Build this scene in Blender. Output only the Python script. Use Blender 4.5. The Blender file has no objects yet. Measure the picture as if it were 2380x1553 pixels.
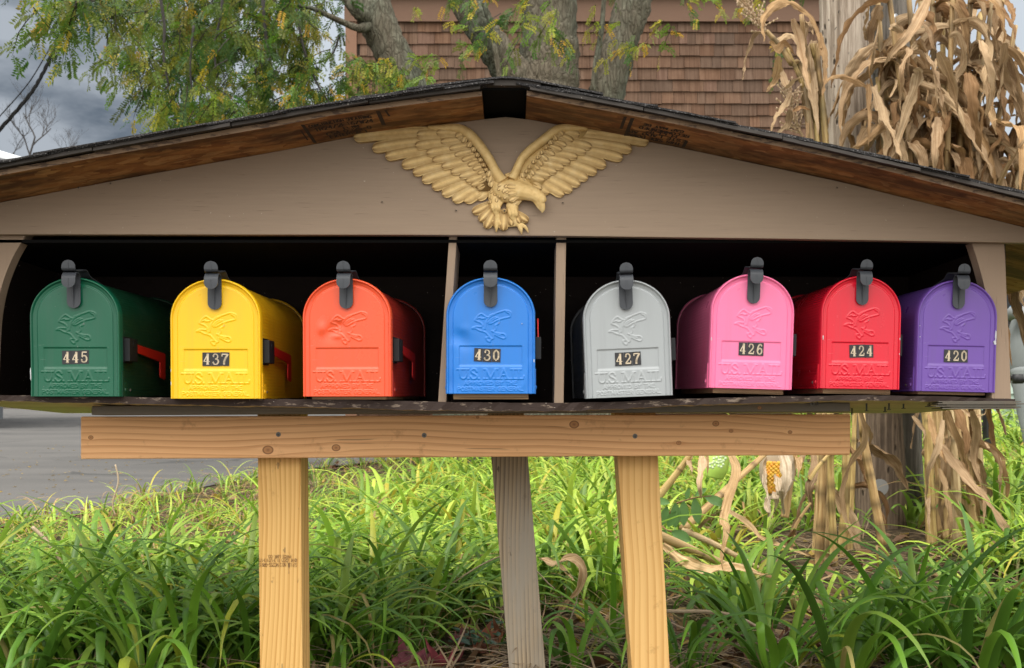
import bpy, bmesh, math, random
import numpy as np
from mathutils import Vector, Matrix, Quaternion
R = math.radians
sc = bpy.context.scene
COL = sc.collection

# ------------------------------------------------------------------ camera
EYE = 0.62; D = 2.2; FV = 2626.0; HZ = 985.0; CXV = 1190.0
cam_d = bpy.data.cameras.new("camera"); cam = bpy.data.objects.new("camera", cam_d); COL.objects.link(cam)
cam.location = (0, -D, EYE); cam.rotation_euler = (R(90), 0, 0)
cam_d.sensor_width = 36.0; cam_d.lens = 36.0*FV/2380.0
cam_d.shift_y = (HZ-776.7)/2380.0
cam_d.clip_start = 0.05; cam_d.clip_end = 500
cam_d.dof.use_dof = True; cam_d.dof.focus_distance = 2.25; cam_d.dof.aperture_fstop = 13
sc.camera = cam

# ------------------------------------------------------------------ world, sun, exposure
world = bpy.data.worlds.new("World"); sc.world = world; world.use_nodes = True
wn = world.node_tree; wn.nodes.clear()
def wnode(t, **k):
    n = wn.nodes.new(t)
    for a, b in k.items(): setattr(n, a, b)
    return n
SUN_EL = R(65); SUN_ROT = R(-150)
sky = wnode('ShaderNodeTexSky', sky_type='NISHITA', sun_disc=False, sun_elevation=SUN_EL, sun_rotation=R(242))
tc = wnode('ShaderNodeTexCoord')
mp = wnode('ShaderNodeMapping'); mp.inputs['Scale'].default_value = (1.0, 1.0, 2.4); mp.inputs['Location'].default_value = (.6, .2, .35)
wn.links.new(tc.outputs['Generated'], mp.inputs['Vector'])
nz = wnode('ShaderNodeTexNoise'); nz.inputs['Scale'].default_value = 6.0; nz.inputs['Detail'].default_value = 6; nz.inputs['Roughness'].default_value = 0.55
wn.links.new(mp.outputs['Vector'], nz.inputs['Vector'])
cr = wnode('ShaderNodeValToRGB')
cr.color_ramp.elements[0].position = 0.40; cr.color_ramp.elements[0].color = (0.12, 0.15, 0.19, 1)
cr.color_ramp.elements[1].position = 0.60; cr.color_ramp.elements[1].color = (0.43, 0.47, 0.52, 1)
wn.links.new(nz.outputs['Fac'], cr.inputs['Fac'])
# the cloud deck is thin and bright overhead, in front (behind the viewer) and to the right, dark to the far left
sepw = wnode('ShaderNodeSeparateXYZ'); wn.links.new(tc.outputs['Generated'], sepw.inputs[0])
mrx = wnode('ShaderNodeMapRange'); mrx.inputs[1].default_value = -0.34; mrx.inputs[2].default_value = -0.15; mrx.inputs[3].default_value = 0.0; mrx.inputs[4].default_value = 0.95; mrx.interpolation_type='SMOOTHSTEP'
wn.links.new(sepw.outputs[0], mrx.inputs[0])
mix1 = wnode('ShaderNodeMix', data_type='RGBA'); wn.links.new(mrx.outputs[0], mix1.inputs[0]); wn.links.new(cr.outputs[0], mix1.inputs[6])
mix1.inputs[7].default_value = (0.66, 0.72, 0.78, 1)
mry = wnode('ShaderNodeMapRange'); mry.inputs[1].default_value = 0.55; mry.inputs[2].default_value = -0.35; mry.inputs[3].default_value = 0.0; mry.inputs[4].default_value = 1.0; mry.interpolation_type='SMOOTHSTEP'
wn.links.new(sepw.outputs[1], mry.inputs[0])
mix2 = wnode('ShaderNodeMix', data_type='RGBA'); wn.links.new(mry.outputs[0], mix2.inputs[0]); wn.links.new(mix1.outputs[2], mix2.inputs[6])
mix2.inputs[7].default_value = (1.45, 1.38, 1.27, 1)
mrz = wnode('ShaderNodeMapRange'); mrz.inputs[1].default_value = 0.0; mrz.inputs[2].default_value = 0.95; mrz.inputs[3].default_value = 0.80; mrz.inputs[4].default_value = 2.9; mrz.interpolation_type='SMOOTHSTEP'
wn.links.new(sepw.outputs[2], mrz.inputs[0])
vm = wnode('ShaderNodeVectorMath', operation='SCALE'); vm.inputs[0].default_value = (1.75, 1.70, 1.60); wn.links.new(mrz.outputs[0], vm.inputs[3]); wn.links.new(vm.outputs[0], mix2.inputs[7])
bg1 = wnode('ShaderNodeBackground'); bg1.inputs[1].default_value = 0.05
wn.links.new(sky.outputs[0], bg1.inputs[0])
bg2 = wnode('ShaderNodeBackground'); bg2.inputs[1].default_value = 0.84
wn.links.new(mix2.outputs[2], bg2.inputs[0])
mxs = wnode('ShaderNodeMixShader'); mxs.inputs[0].default_value = 0.93
wn.links.new(bg1.outputs[0], mxs.inputs[1]); wn.links.new(bg2.outputs[0], mxs.inputs[2])
wo = wnode('ShaderNodeOutputWorld'); wn.links.new(mxs.outputs[0], wo.inputs[0])
sun_d = bpy.data.lights.new("sun", 'SUN'); sun_d.energy = 1.5; sun_d.angle = R(14); sun_d.color = (1.0, 0.95, 0.87)
sun = bpy.data.objects.new("sun", sun_d); COL.objects.link(sun)
sun.rotation_euler = Vector((0.52, 0.28, -1.25)).to_track_quat('-Z', 'Y').to_euler()
vs = sc.view_settings; vs.view_transform = 'Standard'; vs.look = 'None'; vs.exposure = 0.32; vs.gamma = 1.0
sc.cycles.max_bounces = 8; sc.cycles.transparent_max_bounces = 8

# ------------------------------------------------------------------ helpers
def P(vx, vy, Y):
    d = D+Y
    return Vector(((vx-CXV)*d/FV, Y, EYE+(HZ-vy)*d/FV))
def rnd(seed): return random.Random(seed)

def tag(o, label=None, cat=None, group=None, kind=None):
    if label: o['label'] = label
    if cat: o['category'] = cat
    if group: o['group'] = group
    if kind: o['kind'] = kind
    return o
def empty(name, loc=(0, 0, 0), label=None, cat=None, group=None):
    o = bpy.data.objects.new(name, None); COL.objects.link(o); o.location = loc
    o.empty_display_size = 0.1
    return tag(o, label, cat, group)

class MB:
    def __init__(s): s.v = []; s.f = []; s.uv = []; s.mi = []; s.c = []
    def add(s, verts, faces, uvs=None, mi=0, col=None):
        b = len(s.v); s.v.extend([tuple(p) for p in verts])
        for i, f in enumerate(faces):
            s.f.append([b+k for k in f]); s.mi.append(mi)
            s.uv.append([uvs[k] for k in f] if uvs else [(0, 0)]*len(f))
        s.c.extend([col if col else (1, 1, 1)]*len(verts))
    def box(s, x0, x1, y0, y1, z0, z1, mi=0, col=None):
        v = [(x0,y0,z0),(x1,y0,z0),(x1,y1,z0),(x0,y1,z0),(x0,y0,z1),(x1,y0,z1),(x1,y1,z1),(x0,y1,z1)]
        s.add(v, [(0,3,2,1),(4,5,6,7),(0,1,5,4),(1,2,6,5),(2,3,7,6),(3,0,4,7)], mi=mi, col=col)
    def hexa(s, v, mi=0, col=None):   # 8 verts, bottom 4 then top 4, ccw from above
        s.add(v, [(0,3,2,1),(4,5,6,7),(0,1,5,4),(1,2,6,5),(2,3,7,6),(3,0,4,7)], mi=mi, col=col)
    def tube(s, pts, rad, n=8, mi=0, col=None, cap=True, cols=None, jitter=0, seed=0):
        pts = [Vector(p) for p in pts]; rr = rnd(seed)
        if not hasattr(rad, '__len__'): rad = [rad]*len(pts)
        t0 = (pts[1]-pts[0]).normalized(); ref = Vector((0,0,1)) if abs(t0.z) < .9 else Vector((1,0,0))
        u = t0.cross(ref).normalized(); V = []; UV = []; L = 0; cl = []
        for i, p in enumerate(pts):
            a = pts[max(i-1,0)]; b = pts[min(i+1,len(pts)-1)]; t = (b-a).normalized()
            u = (u-t*u.dot(t)).normalized(); w = t.cross(u)
            if i: L += (p-pts[i-1]).length
            for k in range(n):
                an = 2*math.pi*k/n; r = rad[i]*(1+jitter*(rr.random()*2-1))
                V.append(p+(u*math.cos(an)+w*math.sin(an))*r); UV.append((k/n, L)); cl.append(cols[i] if cols else (col or (1,1,1)))
        F = []
        for i in range(len(pts)-1):
            for k in range(n): F.append((i*n+k, i*n+(k+1)%n, (i+1)*n+(k+1)%n, (i+1)*n+k))
        if cap: F.append(tuple(range(n))[::-1]); F.append(tuple((len(pts)-1)*n+k for k in range(n)))
        b = len(s.v); s.add(V, F, UV, mi, col)
        s.c[b:] = cl
    def ball(s, c, r, nu=10, nv=6, mi=0, col=None):
        c = Vector(c); r = r if hasattr(r, '__len__') else (r, r, r); V = []; F = []
        V.append(c+Vector((0,0,r[2])))
        for j in range(1, nv):
            th = math.pi*j/nv
            for i in range(nu):
                ph = 2*math.pi*i/nu
                V.append(c+Vector((r[0]*math.sin(th)*math.cos(ph), r[1]*math.sin(th)*math.sin(ph), r[2]*math.cos(th))))
        V.append(c-Vector((0,0,r[2])))
        for i in range(nu):
            F.append((0, 1+i, 1+(i+1) % nu)); F.append((len(V)-1, 1+(nv-2)*nu+(i+1) % nu, 1+(nv-2)*nu+i))
        for j in range(nv-2):
            for i in range(nu): F.append((1+j*nu+i, 1+(j+1)*nu+i, 1+(j+1)*nu+(i+1)%nu, 1+j*nu+(i+1)%nu))
        s.add(V, F, None, mi, col)
    def build(s, name, mats, parent=None, smooth=False, bevel=0, loc=None, rot=None):
        me = bpy.data.meshes.new(name); me.from_pydata(s.v, [], s.f)
        if not isinstance(mats, (list, tuple)): mats = [mats]
        for m in mats: me.materials.append(m)
        me.polygons.foreach_set('material_index', s.mi)
        uvl = me.uv_layers.new(name='UVMap'); flat = [c for f in s.uv for uv in f for c in uv]
        uvl.data.foreach_set('uv', flat)
        ca = me.color_attributes.new('col', 'FLOAT_COLOR', 'POINT')
        ca.data.foreach_set('color', [x for c in s.c for x in (c[0], c[1], c[2], 1.0)])
        if smooth: me.polygons.foreach_set('use_smooth', [True]*len(me.polygons))
        me.update()
        o = bpy.data.objects.new(name, me); COL.objects.link(o)
        if parent: o.parent = parent
        if loc is not None: o.location = loc
        if rot is not None: o.rotation_euler = rot
        if bevel:
            b = o.modifiers.new('bevel', 'BEVEL'); b.width = bevel; b.segments = 2; b.limit_method = 'ANGLE'; b.angle_limit = R(40)
        return o

def np_obj(name, V, F, mats, parent=None, smooth=True, C=None, UV=None):
    """V (n,3) F (m,4) int arrays"""
    me = bpy.data.meshes.new(name); n = len(V); m = len(F); k = F.shape[1]
    me.vertices.add(n); me.vertices.foreach_set('co', np.ascontiguousarray(V, dtype=np.float32).ravel())
    me.loops.add(m*k); me.loops.foreach_set('vertex_index', np.ascontiguousarray(F, dtype=np.int32).ravel())
    me.polygons.add(m); me.polygons.foreach_set('loop_start', np.arange(0, m*k, k, dtype=np.int32))
    me.polygons.foreach_set('loop_total', np.full(m, k, dtype=np.int32))
    me.polygons.foreach_set('use_smooth', np.full(m, smooth))
    if not isinstance(mats, (list, tuple)): mats = [mats]
    for mm in mats: me.materials.append(mm)
    me.update(calc_edges=True)
    if C is not None:
        ca = me.color_attributes.new('col', 'FLOAT_COLOR', 'POINT')
        ca.data.foreach_set('color', np.hstack([C, np.ones((n, 1))]).astype(np.float32).ravel())
    if UV is not None:
        ul = me.uv_layers.new(name='UVMap'); ul.data.foreach_set('uv', UV[F.ravel()].astype(np.float32).ravel())
    me.validate()
    o = bpy.data.objects.new(name, me); COL.objects.link(o)
    if parent: o.parent = parent
    return o

def spline(pts, n):
    """Catmull-Rom through pts (tuples any dim), n samples"""
    p = [np.array(q, float) for q in pts]
    if len(p) == 2: return [tuple(p[0]*(1-t)+p[1]*t) for t in np.linspace(0, 1, n)]
    p = [2*p[0]-p[1]]+p+[2*p[-1]-p[-2]]; segs = len(p)-3; out = []
    for k in range(n):
        t = k/(n-1)*segs; i = min(int(t), segs-1); t -= i
        a, b, c, d = p[i:i+4]
        out.append(tuple(.5*((2*b)+(-a+c)*t+(2*a-5*b+4*c-d)*t*t+(-a+3*b-3*c+d)*t**3)))
    return out

# ------------------------------------------------------------------ materials
def new_mat(name, base=(.5,.5,.5), rough=.6, metal=0.0, spec=.5, coat=0.0):
    m = bpy.data.materials.new(name); m.use_nodes = True; nt = m.node_tree
    b = nt.nodes['Principled BSDF']
    b.inputs['Base Color'].default_value = (*base, 1); b.inputs['Roughness'].default_value = rough
    b.inputs['Metallic'].default_value = metal; b.inputs['Specular IOR Level'].default_value = spec
    b.inputs['Coat Weight'].default_value = coat
    return m, nt, b
def nd(nt, t, ins=None, **k):
    n = nt.nodes.new(t)
    for a, b in k.items(): setattr(n, a, b)
    if ins:
        for a, b in ins.items():
            if isinstance(b, bpy.types.NodeSocket): nt.links.new(b, n.inputs[a])
            else: n.inputs[a].default_value = b
    return n
def coords(nt, scale=(1,1,1), kind='Object', rot=(0,0,0), loc=(0,0,0)):
    t = nd(nt, 'ShaderNodeTexCoord')
    return nd(nt, 'ShaderNodeMapping', {'Vector': t.outputs[kind], 'Scale': scale, 'Rotation': rot, 'Location': loc}).outputs[0]
def noise(nt, vec, scale=5, detail=4, rough=.5, dist=0):
    return nd(nt, 'ShaderNodeTexNoise', {'Vector': vec, 'Scale': scale, 'Detail': detail, 'Roughness': rough, 'Distortion': dist}).outputs['Fac']
def ramp(nt, fac, stops):
    n = nd(nt, 'ShaderNodeValToRGB', {'Fac': fac}); e = n.color_ramp.elements
    while len(e) < len(stops): e.new(.5)
    for k, (p, c) in enumerate(stops):
        e[k].position = p; e[k].color = (*c, 1) if hasattr(c, '__len__') else (c, c, c, 1)
    return n.outputs[0]
def mixc(nt, fac, a, b, mode='MIX'):
    n = nd(nt, 'ShaderNodeMix', data_type='RGBA', blend_type=mode)
    for i, x in ((0, fac), (6, a), (7, b)):
        if isinstance(x, bpy.types.NodeSocket): nt.links.new(x, n.inputs[i])
        elif i == 0: n.inputs[0].default_value = x
        else: n.inputs[i].default_value = (*x, 1)
    return n.outputs[2]
def math_n(nt, op, a, b=0.0, c=None):
    n = nd(nt, 'ShaderNodeMath', operation=op)
    for i, x in enumerate((a, b) if c is None else (a, b, c)):
        if isinstance(x, bpy.types.NodeSocket): nt.links.new(x, n.inputs[i])
        else: n.inputs[i].default_value = x
    return n.outputs[0]
def bump(nt, b, h, strength=.3, dist=.002):
    n = nd(nt, 'ShaderNodeBump', {'Height': h, 'Strength': strength, 'Distance': dist}); nt.links.new(n.outputs[0], b.inputs['Normal'])

def lumber(name, base, dark, axis='X', rings=90, weather=None, knots=None, rough=.65, ringamt=.55, seed=0, speck=0):
    """planed board: long grain along axis, growth lines, fibres, optional knots [(x,z,r)] in object space"""
    m, nt, b = new_mat(name, base, rough, spec=.3)
    st = {'X': (.55, 1, 1), 'Z': (1, 1, .55), 'Y': (1, .55, 1)}[axis]
    fib = {'X': (6, 260, 260), 'Z': (260, 260, 6), 'Y': (260, 6, 260)}[axis]
    loc = (seed*1.7, seed*.9, seed*2.3)
    o = coords(nt, st, loc=loc)
    if knots:
        oc = nd(nt, 'ShaderNodeTexCoord').outputs['Object']
        sp = nd(nt, 'ShaderNodeSeparateXYZ', {0: oc})
        dmin = None; offs = None
        for (kx, kz, kr) in knots:
            dx = math_n(nt, 'SUBTRACT', sp.outputs[0], kx); dz = math_n(nt, 'SUBTRACT', sp.outputs[2], kz)
            sx, sz = (.8, 1.0) if axis == 'X' else (1.0, .8)
            q = math_n(nt, 'ADD', math_n(nt, 'POWER', math_n(nt, 'ABSOLUTE', math_n(nt, 'MULTIPLY', dx, sx/kr)), 2.0), math_n(nt, 'POWER', math_n(nt, 'ABSOLUTE', math_n(nt, 'MULTIPLY', dz, sz/kr)), 2.0))
            dd = math_n(nt, 'SQRT', q)
            dmin = dd if dmin is None else math_n(nt, 'MINIMUM', dmin, dd)
            across = dz if axis == 'X' else dx
            along = dx if axis == 'X' else dz
            g = math_n(nt, 'DIVIDE', 0.5*kr*kr, math_n(nt, 'ADD', math_n(nt, 'ADD', math_n(nt, 'MULTIPLY', math_n(nt, 'MULTIPLY', along, along), .18), math_n(nt, 'MULTIPLY', across, across)), kr*kr))
            g = math_n(nt, 'MULTIPLY', g, math_n(nt, 'MULTIPLY', math_n(nt, 'TANH', math_n(nt, 'DIVIDE', across, kr*.5)), kr*2.2))
            offs = g if offs is None else math_n(nt, 'ADD', offs, g)
        comb = nd(nt, 'ShaderNodeCombineXYZ', {0: 0.0 if axis == 'X' else offs, 2: offs if axis == 'X' else 0.0})
        o = nd(nt, 'ShaderNodeVectorMath', {0: o, 1: comb.outputs[0]}, operation='SUBTRACT').outputs[0]
    warp = noise(nt, o, 2.2, 2, .5)
    wv = nd(nt, 'ShaderNodeVectorMath', {0: o, 1: nd(nt, 'ShaderNodeCombineXYZ', {0: math_n(nt,'MULTIPLY',warp,.06) if axis!='X' else 0.0, 1: math_n(nt,'MULTIPLY',warp,.03), 2: math_n(nt,'MULTIPLY',warp,.06) if axis!='Z' else 0.0}).outputs[0]}, operation='ADD').outputs[0]
    s3 = nd(nt, 'ShaderNodeSeparateXYZ', {0: wv})
    a = s3.outputs[0] if axis != 'X' else s3.outputs[2]
    c = math_n(nt, 'ADD', math_n(nt, 'MULTIPLY', a, rings), math_n(nt, 'MULTIPLY', s3.outputs[1], rings*.35))
    nn = noise(nt, nd(nt, 'ShaderNodeCombineXYZ', {0: c}).outputs[0], 1.0, 3, .6)
    fr = math_n(nt, 'FRACT', math_n(nt, 'ADD', math_n(nt, 'MULTIPLY', c, .55), math_n(nt, 'MULTIPLY', nn, 1.2)))
    line = math_n(nt, 'POWER', fr, 2.2)
    fibre = noise(nt, coords(nt, fib), 1.0, 5, .6)
    big = noise(nt, coords(nt, (3,3,3)), 1.0, 3)
    t = math_n(nt, 'ADD', math_n(nt, 'MULTIPLY', line, ringamt), math_n(nt, 'MULTIPLY', math_n(nt, 'SUBTRACT', fibre, .5), .7))
    col = mixc(nt, t, base, dark)
    col = mixc(nt, math_n(nt, 'MULTIPLY', big, .35), col, tuple(x*.72 for x in base))
    chk = ramp(nt, noise(nt, coords(nt, tuple(x*.33 for x in fib), loc=(5+seed,2,7)), 1.0, 3, .55), [(.285, 1), (.315, 0)])
    col = mixc(nt, math_n(nt, 'MULTIPLY', chk, .55), col, tuple(x*.28 for x in dark))
    dent = ramp(nt, noise(nt, coords(nt, (22,22,22), loc=(seed,8,3)), 1.0, 5, .7), [(.60, 0), (.74, .5)])
    col = mixc(nt, dent, col, tuple(x*.62 for x in dark))
    if weather:
        wf = ramp(nt, noise(nt, coords(nt, (4,4,4) if axis!='Z' else (14,14,2.5)), 1.0, 6, .65), [(.42, 0), (.62, 1)])
        col = mixc(nt, wf, col, weather)
    if speck:
        ss = ramp(nt, noise(nt, coords(nt, (60,60,18) if axis == 'Z' else (18,60,60)), 1.0, 3, .7), [(.66, 0), (.70, 1)])
        col = mixc(nt, math_n(nt, 'MULTIPLY', ss, speck), col, (.06,.045,.035))
    if knots:
        kf = ramp(nt, dmin, [(0, (.16,.07,.03)), (.3, (.36,.17,.07)), (.62, (.46,.22,.085)), (.86, (.08,.035,.018)), (1.0, (.36,.17,.07))])
        km = ramp(nt, dmin, [(0, .8), (.95, .75), (1.25, .0)])
        halo = ramp(nt, dmin, [(0, 1), (1.1, .7), (2.6, 0)])
        col = mixc(nt, math_n(nt, 'MULTIPLY', halo, .5), col, (dark[0], dark[1]*.8, dark[2]*.7))
        col = mixc(nt, km, col, kf)
    nt.links.new(col, b.inputs['Base Color'])
    h = math_n(nt, 'ADD', math_n(nt, 'MULTIPLY', line, .5), fibre)
    bump(nt, b, h, .25, .0015)
    return m

def painted_wood(name, base, axis='X', chip=None, chipc=(.25,.2,.15), rough=.62, amt=.25):
    m, nt, b = new_mat(name, base, rough, spec=.25)
    fib = {'X': (6, 130, 130), 'Z': (130, 130, 6)}[axis]
    f = noise(nt, coords(nt, fib), 1.0, 6, .65)
    f2 = noise(nt, coords(nt, (2.5, 2.5, 2.5)), 1.0, 4, .6)
    crack = ramp(nt, noise(nt, coords(nt, tuple(x*2.6 for x in fib), loc=(3,1,2)), 1.0, 3, .5), [(.28, 1), (.35, 0)])
    col = mixc(nt, math_n(nt, 'MULTIPLY', f, amt), base, tuple(x*.5 for x in base))
    col = mixc(nt, math_n(nt, 'MULTIPLY', f2, .22), col, tuple(x*1.35 for x in base))
    col = mixc(nt, math_n(nt, 'MULTIPLY', crack, .28), col, tuple(x*.3 for x in base))
    sp = ramp(nt, noise(nt, coords(nt, (140,140,140)), 1.0, 2, .5), [(.745, 0), (.76, 1)])
    col = mixc(nt, math_n(nt, 'MULTIPLY', sp, .55), col, (.55,.5,.43))
    if chip:
        cf = ramp(nt, noise(nt, coords(nt, (30, 130, 130) if axis == 'X' else (130,130,30), loc=(7,3,1)), 1.0, 6, .7), [(chip, 0), (chip+.03, 1)])
        col = mixc(nt, cf, col, chipc)
    nt.links.new(col, b.inputs['Base Color'])
    bump(nt, b, math_n(nt, 'SUBTRACT', f, crack), .35, .0012)
    return m

def attr_mat(name, rough=.6, trans=0.0, vary=.25, spec=.3, streak=None, bumpn=0):
    """colour from the per-vertex 'col' attribute (one colour for each leaf / shingle), with fine noise"""
    m, nt, b = new_mat(name, (.5,.5,.5), rough, spec=spec)
    a = nd(nt, 'ShaderNodeAttribute', attribute_name='col').outputs['Color']
    n = noise(nt, coords(nt, (40,40,40)), 1.0, 3)
    col = mixc(nt, math_n(nt, 'MULTIPLY', n, vary), a, mixc(nt, 1.0, a, (.45,.42,.38), 'MULTIPLY'))
    if streak:
        uv = nd(nt, 'ShaderNodeTexCoord').outputs['UV']
        mm = nd(nt, 'ShaderNodeMapping', {'Vector': uv, 'Scale': streak}).outputs[0]
        s = noise(nt, mm, 1.0, 5, .6)
        col = mixc(nt, ramp(nt, s, [(.40, 0), (.62, .95)]), col, mixc(nt, 1.0, a, (.48,.40,.32), 'MULTIPLY'))
        bump(nt, b, s, .5, .002)
    nt.links.new(col, b.inputs['Base Color'])
    if trans:
        tr = nd(nt, 'ShaderNodeBsdfTranslucent', {'Color': col}); mx = nd(nt, 'ShaderNodeMixShader', {0: trans})
        nt.links.new(b.outputs[0], mx.inputs[1]); nt.links.new(tr.outputs[0], mx.inputs[2])
        nt.links.new(mx.outputs[0], nt.nodes['Material Output'].inputs['Surface'])
    return m

M = {}
M['taupe'] = painted_wood('taupe_paint', (.31,.23,.165), amt=.5)
M['taupe_v'] = painted_wood('taupe_paint_upright', (.31,.225,.16), 'Z', chip=.70, chipc=(.42,.34,.26))
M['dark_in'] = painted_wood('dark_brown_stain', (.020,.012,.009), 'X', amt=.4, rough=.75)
M['chipped'] = painted_wood('chipped_brown_paint', (.035,.022,.018), 'X', chip=.575, chipc=(.17,.13,.10), rough=.7)
M['ply_under'] = lumber('bare_plywood', (.72,.54,.33), (.50,.34,.17), 'X', rings=35, seed=3)
M['grey_board'] = lumber('weathered_board', (.15,.12,.085), (.07,.055,.04), 'X', rings=70, seed=5, weather=(.11,.098,.08), knots=[(-.29,.004,.003),(.58,.002,.004),(.30,.004,.004)])
M['black'] = new_mat('black_plastic', (.012,.013,.015), .5, spec=.3)[0]
M['latch'] = new_mat('dark_grey_plastic', (.042,.047,.056), .45, spec=.4)[0]
M['steel'] = new_mat('dull_steel', (.16,.15,.14), .55, metal=.5)[0]
M['dark_steel'] = new_mat('dark_screw', (.06,.055,.05), .5, metal=.6)[0]
M['flag'] = new_mat('red_flag_plastic', (.62,.018,.012), .38)[0]
M['ink'] = new_mat('black_ink', (.035,.022,.014), .8)[0]
m, nt, b = new_mat('faded_ink', (.27,.145,.055), .8); M['faded_ink'] = m
M['flat_black'] = new_mat('matte_black', (.008,.008,.008), .95, spec=.05)[0]  # flat black for the ridge gap's painted shade, the ceiling and the wires
# ------------------------------------------------------------------ stroke lettering
GL = {
'A': [[(0,0),(.5,1),(1,0)],[(.18,.35),(.82,.35)]], 'B': [[(0,0),(0,1),(.6,1),(.88,.88),(.88,.64),(.6,.53),(0,.53)],[(.6,.53),(1,.4),(1,.13),(.65,0),(0,0)]],
'C': [[(1,.82),(.7,1),(.3,1),(0,.7),(0,.3),(.3,0),(.7,0),(1,.18)]], 'D': [[(0,0),(0,1),(.55,1),(1,.7),(1,.3),(.55,0),(0,0)]],
'E': [[(1,1),(0,1),(0,0),(1,0)],[(0,.52),(.8,.52)]], 'F': [[(1,1),(0,1),(0,0)],[(0,.52),(.8,.52)]], 'G': [[(1,.82),(.7,1),(.3,1),(0,.7),(0,.3),(.3,0),(.7,0),(1,.2),(1,.48),(.6,.48)]],
'H': [[(0,0),(0,1)],[(1,0),(1,1)],[(0,.5),(1,.5)]], 'I': [[(.5,0),(.5,1)]], 'K': [[(0,0),(0,1)],[(1,1),(0,.45),(1,0)]], 'L': [[(0,1),(0,0),(1,0)]], 'M': [[(0,0),(0,1),(.5,.2),(1,1),(1,0)]], 'N': [[(0,0),(0,1),(1,0),(1,1)]],
'O': [[(.3,1),(0,.7),(0,.3),(.3,0),(.7,0),(1,.3),(1,.7),(.7,1),(.3,1)]], 'P': [[(0,0),(0,1),(.65,1),(1,.87),(1,.62),(.65,.48),(0,.48)]],
'R': [[(0,0),(0,1),(.65,1),(1,.87),(1,.62),(.65,.48),(0,.48)],[(.5,.48),(1,0)]], 'S': [[(1,.82),(.7,1),(.3,1),(0,.82),(.05,.6),(.95,.4),(1,.18),(.7,0),(.3,0),(0,.18)]],
'T': [[(0,1),(1,1)],[(.5,1),(.5,0)]], 'U': [[(0,1),(0,.3),(.3,0),(.7,0),(1,.3),(1,1)]], 'V': [[(0,1),(.5,0),(1,1)]], 'W': [[(0,1),(.25,0),(.5,.8),(.75,0),(1,1)]], 'X': [[(0,0),(1,1)],[(0,1),(1,0)]], 'Y': [[(0,1),(.5,.5),(1,1)],[(.5,.5),(.5,0)]],
'0': [[(.3,1),(0,.7),(0,.3),(.3,0),(.7,0),(1,.3),(1,.7),(.7,1),(.3,1)]], '1': [[(.2,.8),(.5,1),(.5,0)]], '2': [[(0,.75),(.2,1),(.75,1),(1,.75),(1,.6),(0,0),(1,0)]], '3': [[(0,.85),(.3,1),(.7,1),(1,.8),(1,.65),(.6,.52),(1,.4),(1,.18),(.7,0),(.3,0),(0,.15)]],
'4': [[(.75,0),(.75,1),(0,.3),(1,.3)]], '5': [[(.95,1),(.1,1),(.05,.55),(.6,.62),(1,.4),(1,.2),(.7,0),(.25,0),(0,.15)]], '6': [[(.85,1),(.3,.85),(0,.4),(.1,.1),(.5,0),(.9,.1),(1,.35),(.7,.55),(.2,.5)]], '7': [[(0,1),(1,1),(.4,0)]],
'.': [[(.4,0),(.4,.08)]], '/': [[(0,0),(1,1)]], '-': [[(.1,.5),(.9,.5)]], ' ': []}
def text_strokes(txt, x0, x1, z0, z1, gap=.38):
    """list of polylines of txt fitted in the box"""
    ws = [(.35 if ch in 'I.' else .62 if ch == ' ' else 1.15 if ch in 'MW' else 1.0) for ch in txt]
    tot = sum(ws)+gap*(len(txt)-1); sx = (x1-x0)/tot; x = x0; out = []
    for ch, w in zip(txt, ws):
        for pl in GL[ch]: out.append([(x+px*w*sx, z0+pz*(z1-z0)) for px, pz in pl])
        x += (w+gap)*sx
    return out
def ink_lines(mb, lines, w, to3, mi=0):
    """flat ribbons of width w, to3 maps (a,b)->Vector"""
    for pl in lines:
        for (a, b) in zip(pl[:-1], pl[1:]):
            dx, dz = b[0]-a[0], b[1]-a[1]; l = math.hypot(dx, dz) or 1e-9; nx, nz_ = -dz/l*w/2, dx/l*w/2; ex, ez = dx/l*w*.3, dz/l*w*.3
            q = [(a[0]-ex+nx, a[1]-ez+nz_), (a[0]-ex-nx, a[1]-ez-nz_), (b[0]+ex-nx, b[1]+ez-nz_), (b[0]+ex+nx, b[1]+ez+nz_)]
            mb.add([to3(*p) for p in q], [(0,1,2,3)], mi=mi)

# ------------------------------------------------------------------ the mailbox shelter
sh = empty('mailbox_shelter', (0, 0, .66), 'long wooden shelter with shingled gable roof and taupe front holding a row of mailboxes', 'shelter')
def rel(o): o.parent = sh; o.matrix_parent_inverse = Matrix.Translation((0, 0, -.66)); return o
def lerp_poly(pl, x):
    for (a, b) in zip(pl[:-1], pl[1:]):
        if x <= b[0]:
            t = (x-a[0])/(b[0]-a[0]); return [a[k]+(b[k]-a[k])*t for k in range(1, len(a))]
    return list(pl[-1][1:])
XL, XR = -1.10, .985
SHELF = [(-120,917,931),(0,919,933),(200,921,937),(400,925,940),(600,927,945),(800,930,949),(1000,934,954),(1150,936,956),(1300,937,956),(1450,934,951),(1550,928,944),(1700,924,939),(1850,921,934),(2000,919,931),(2200,922,934),(2300,926,937),(2360,928,940)]
YF = .012; DEPTH = .56
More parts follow.
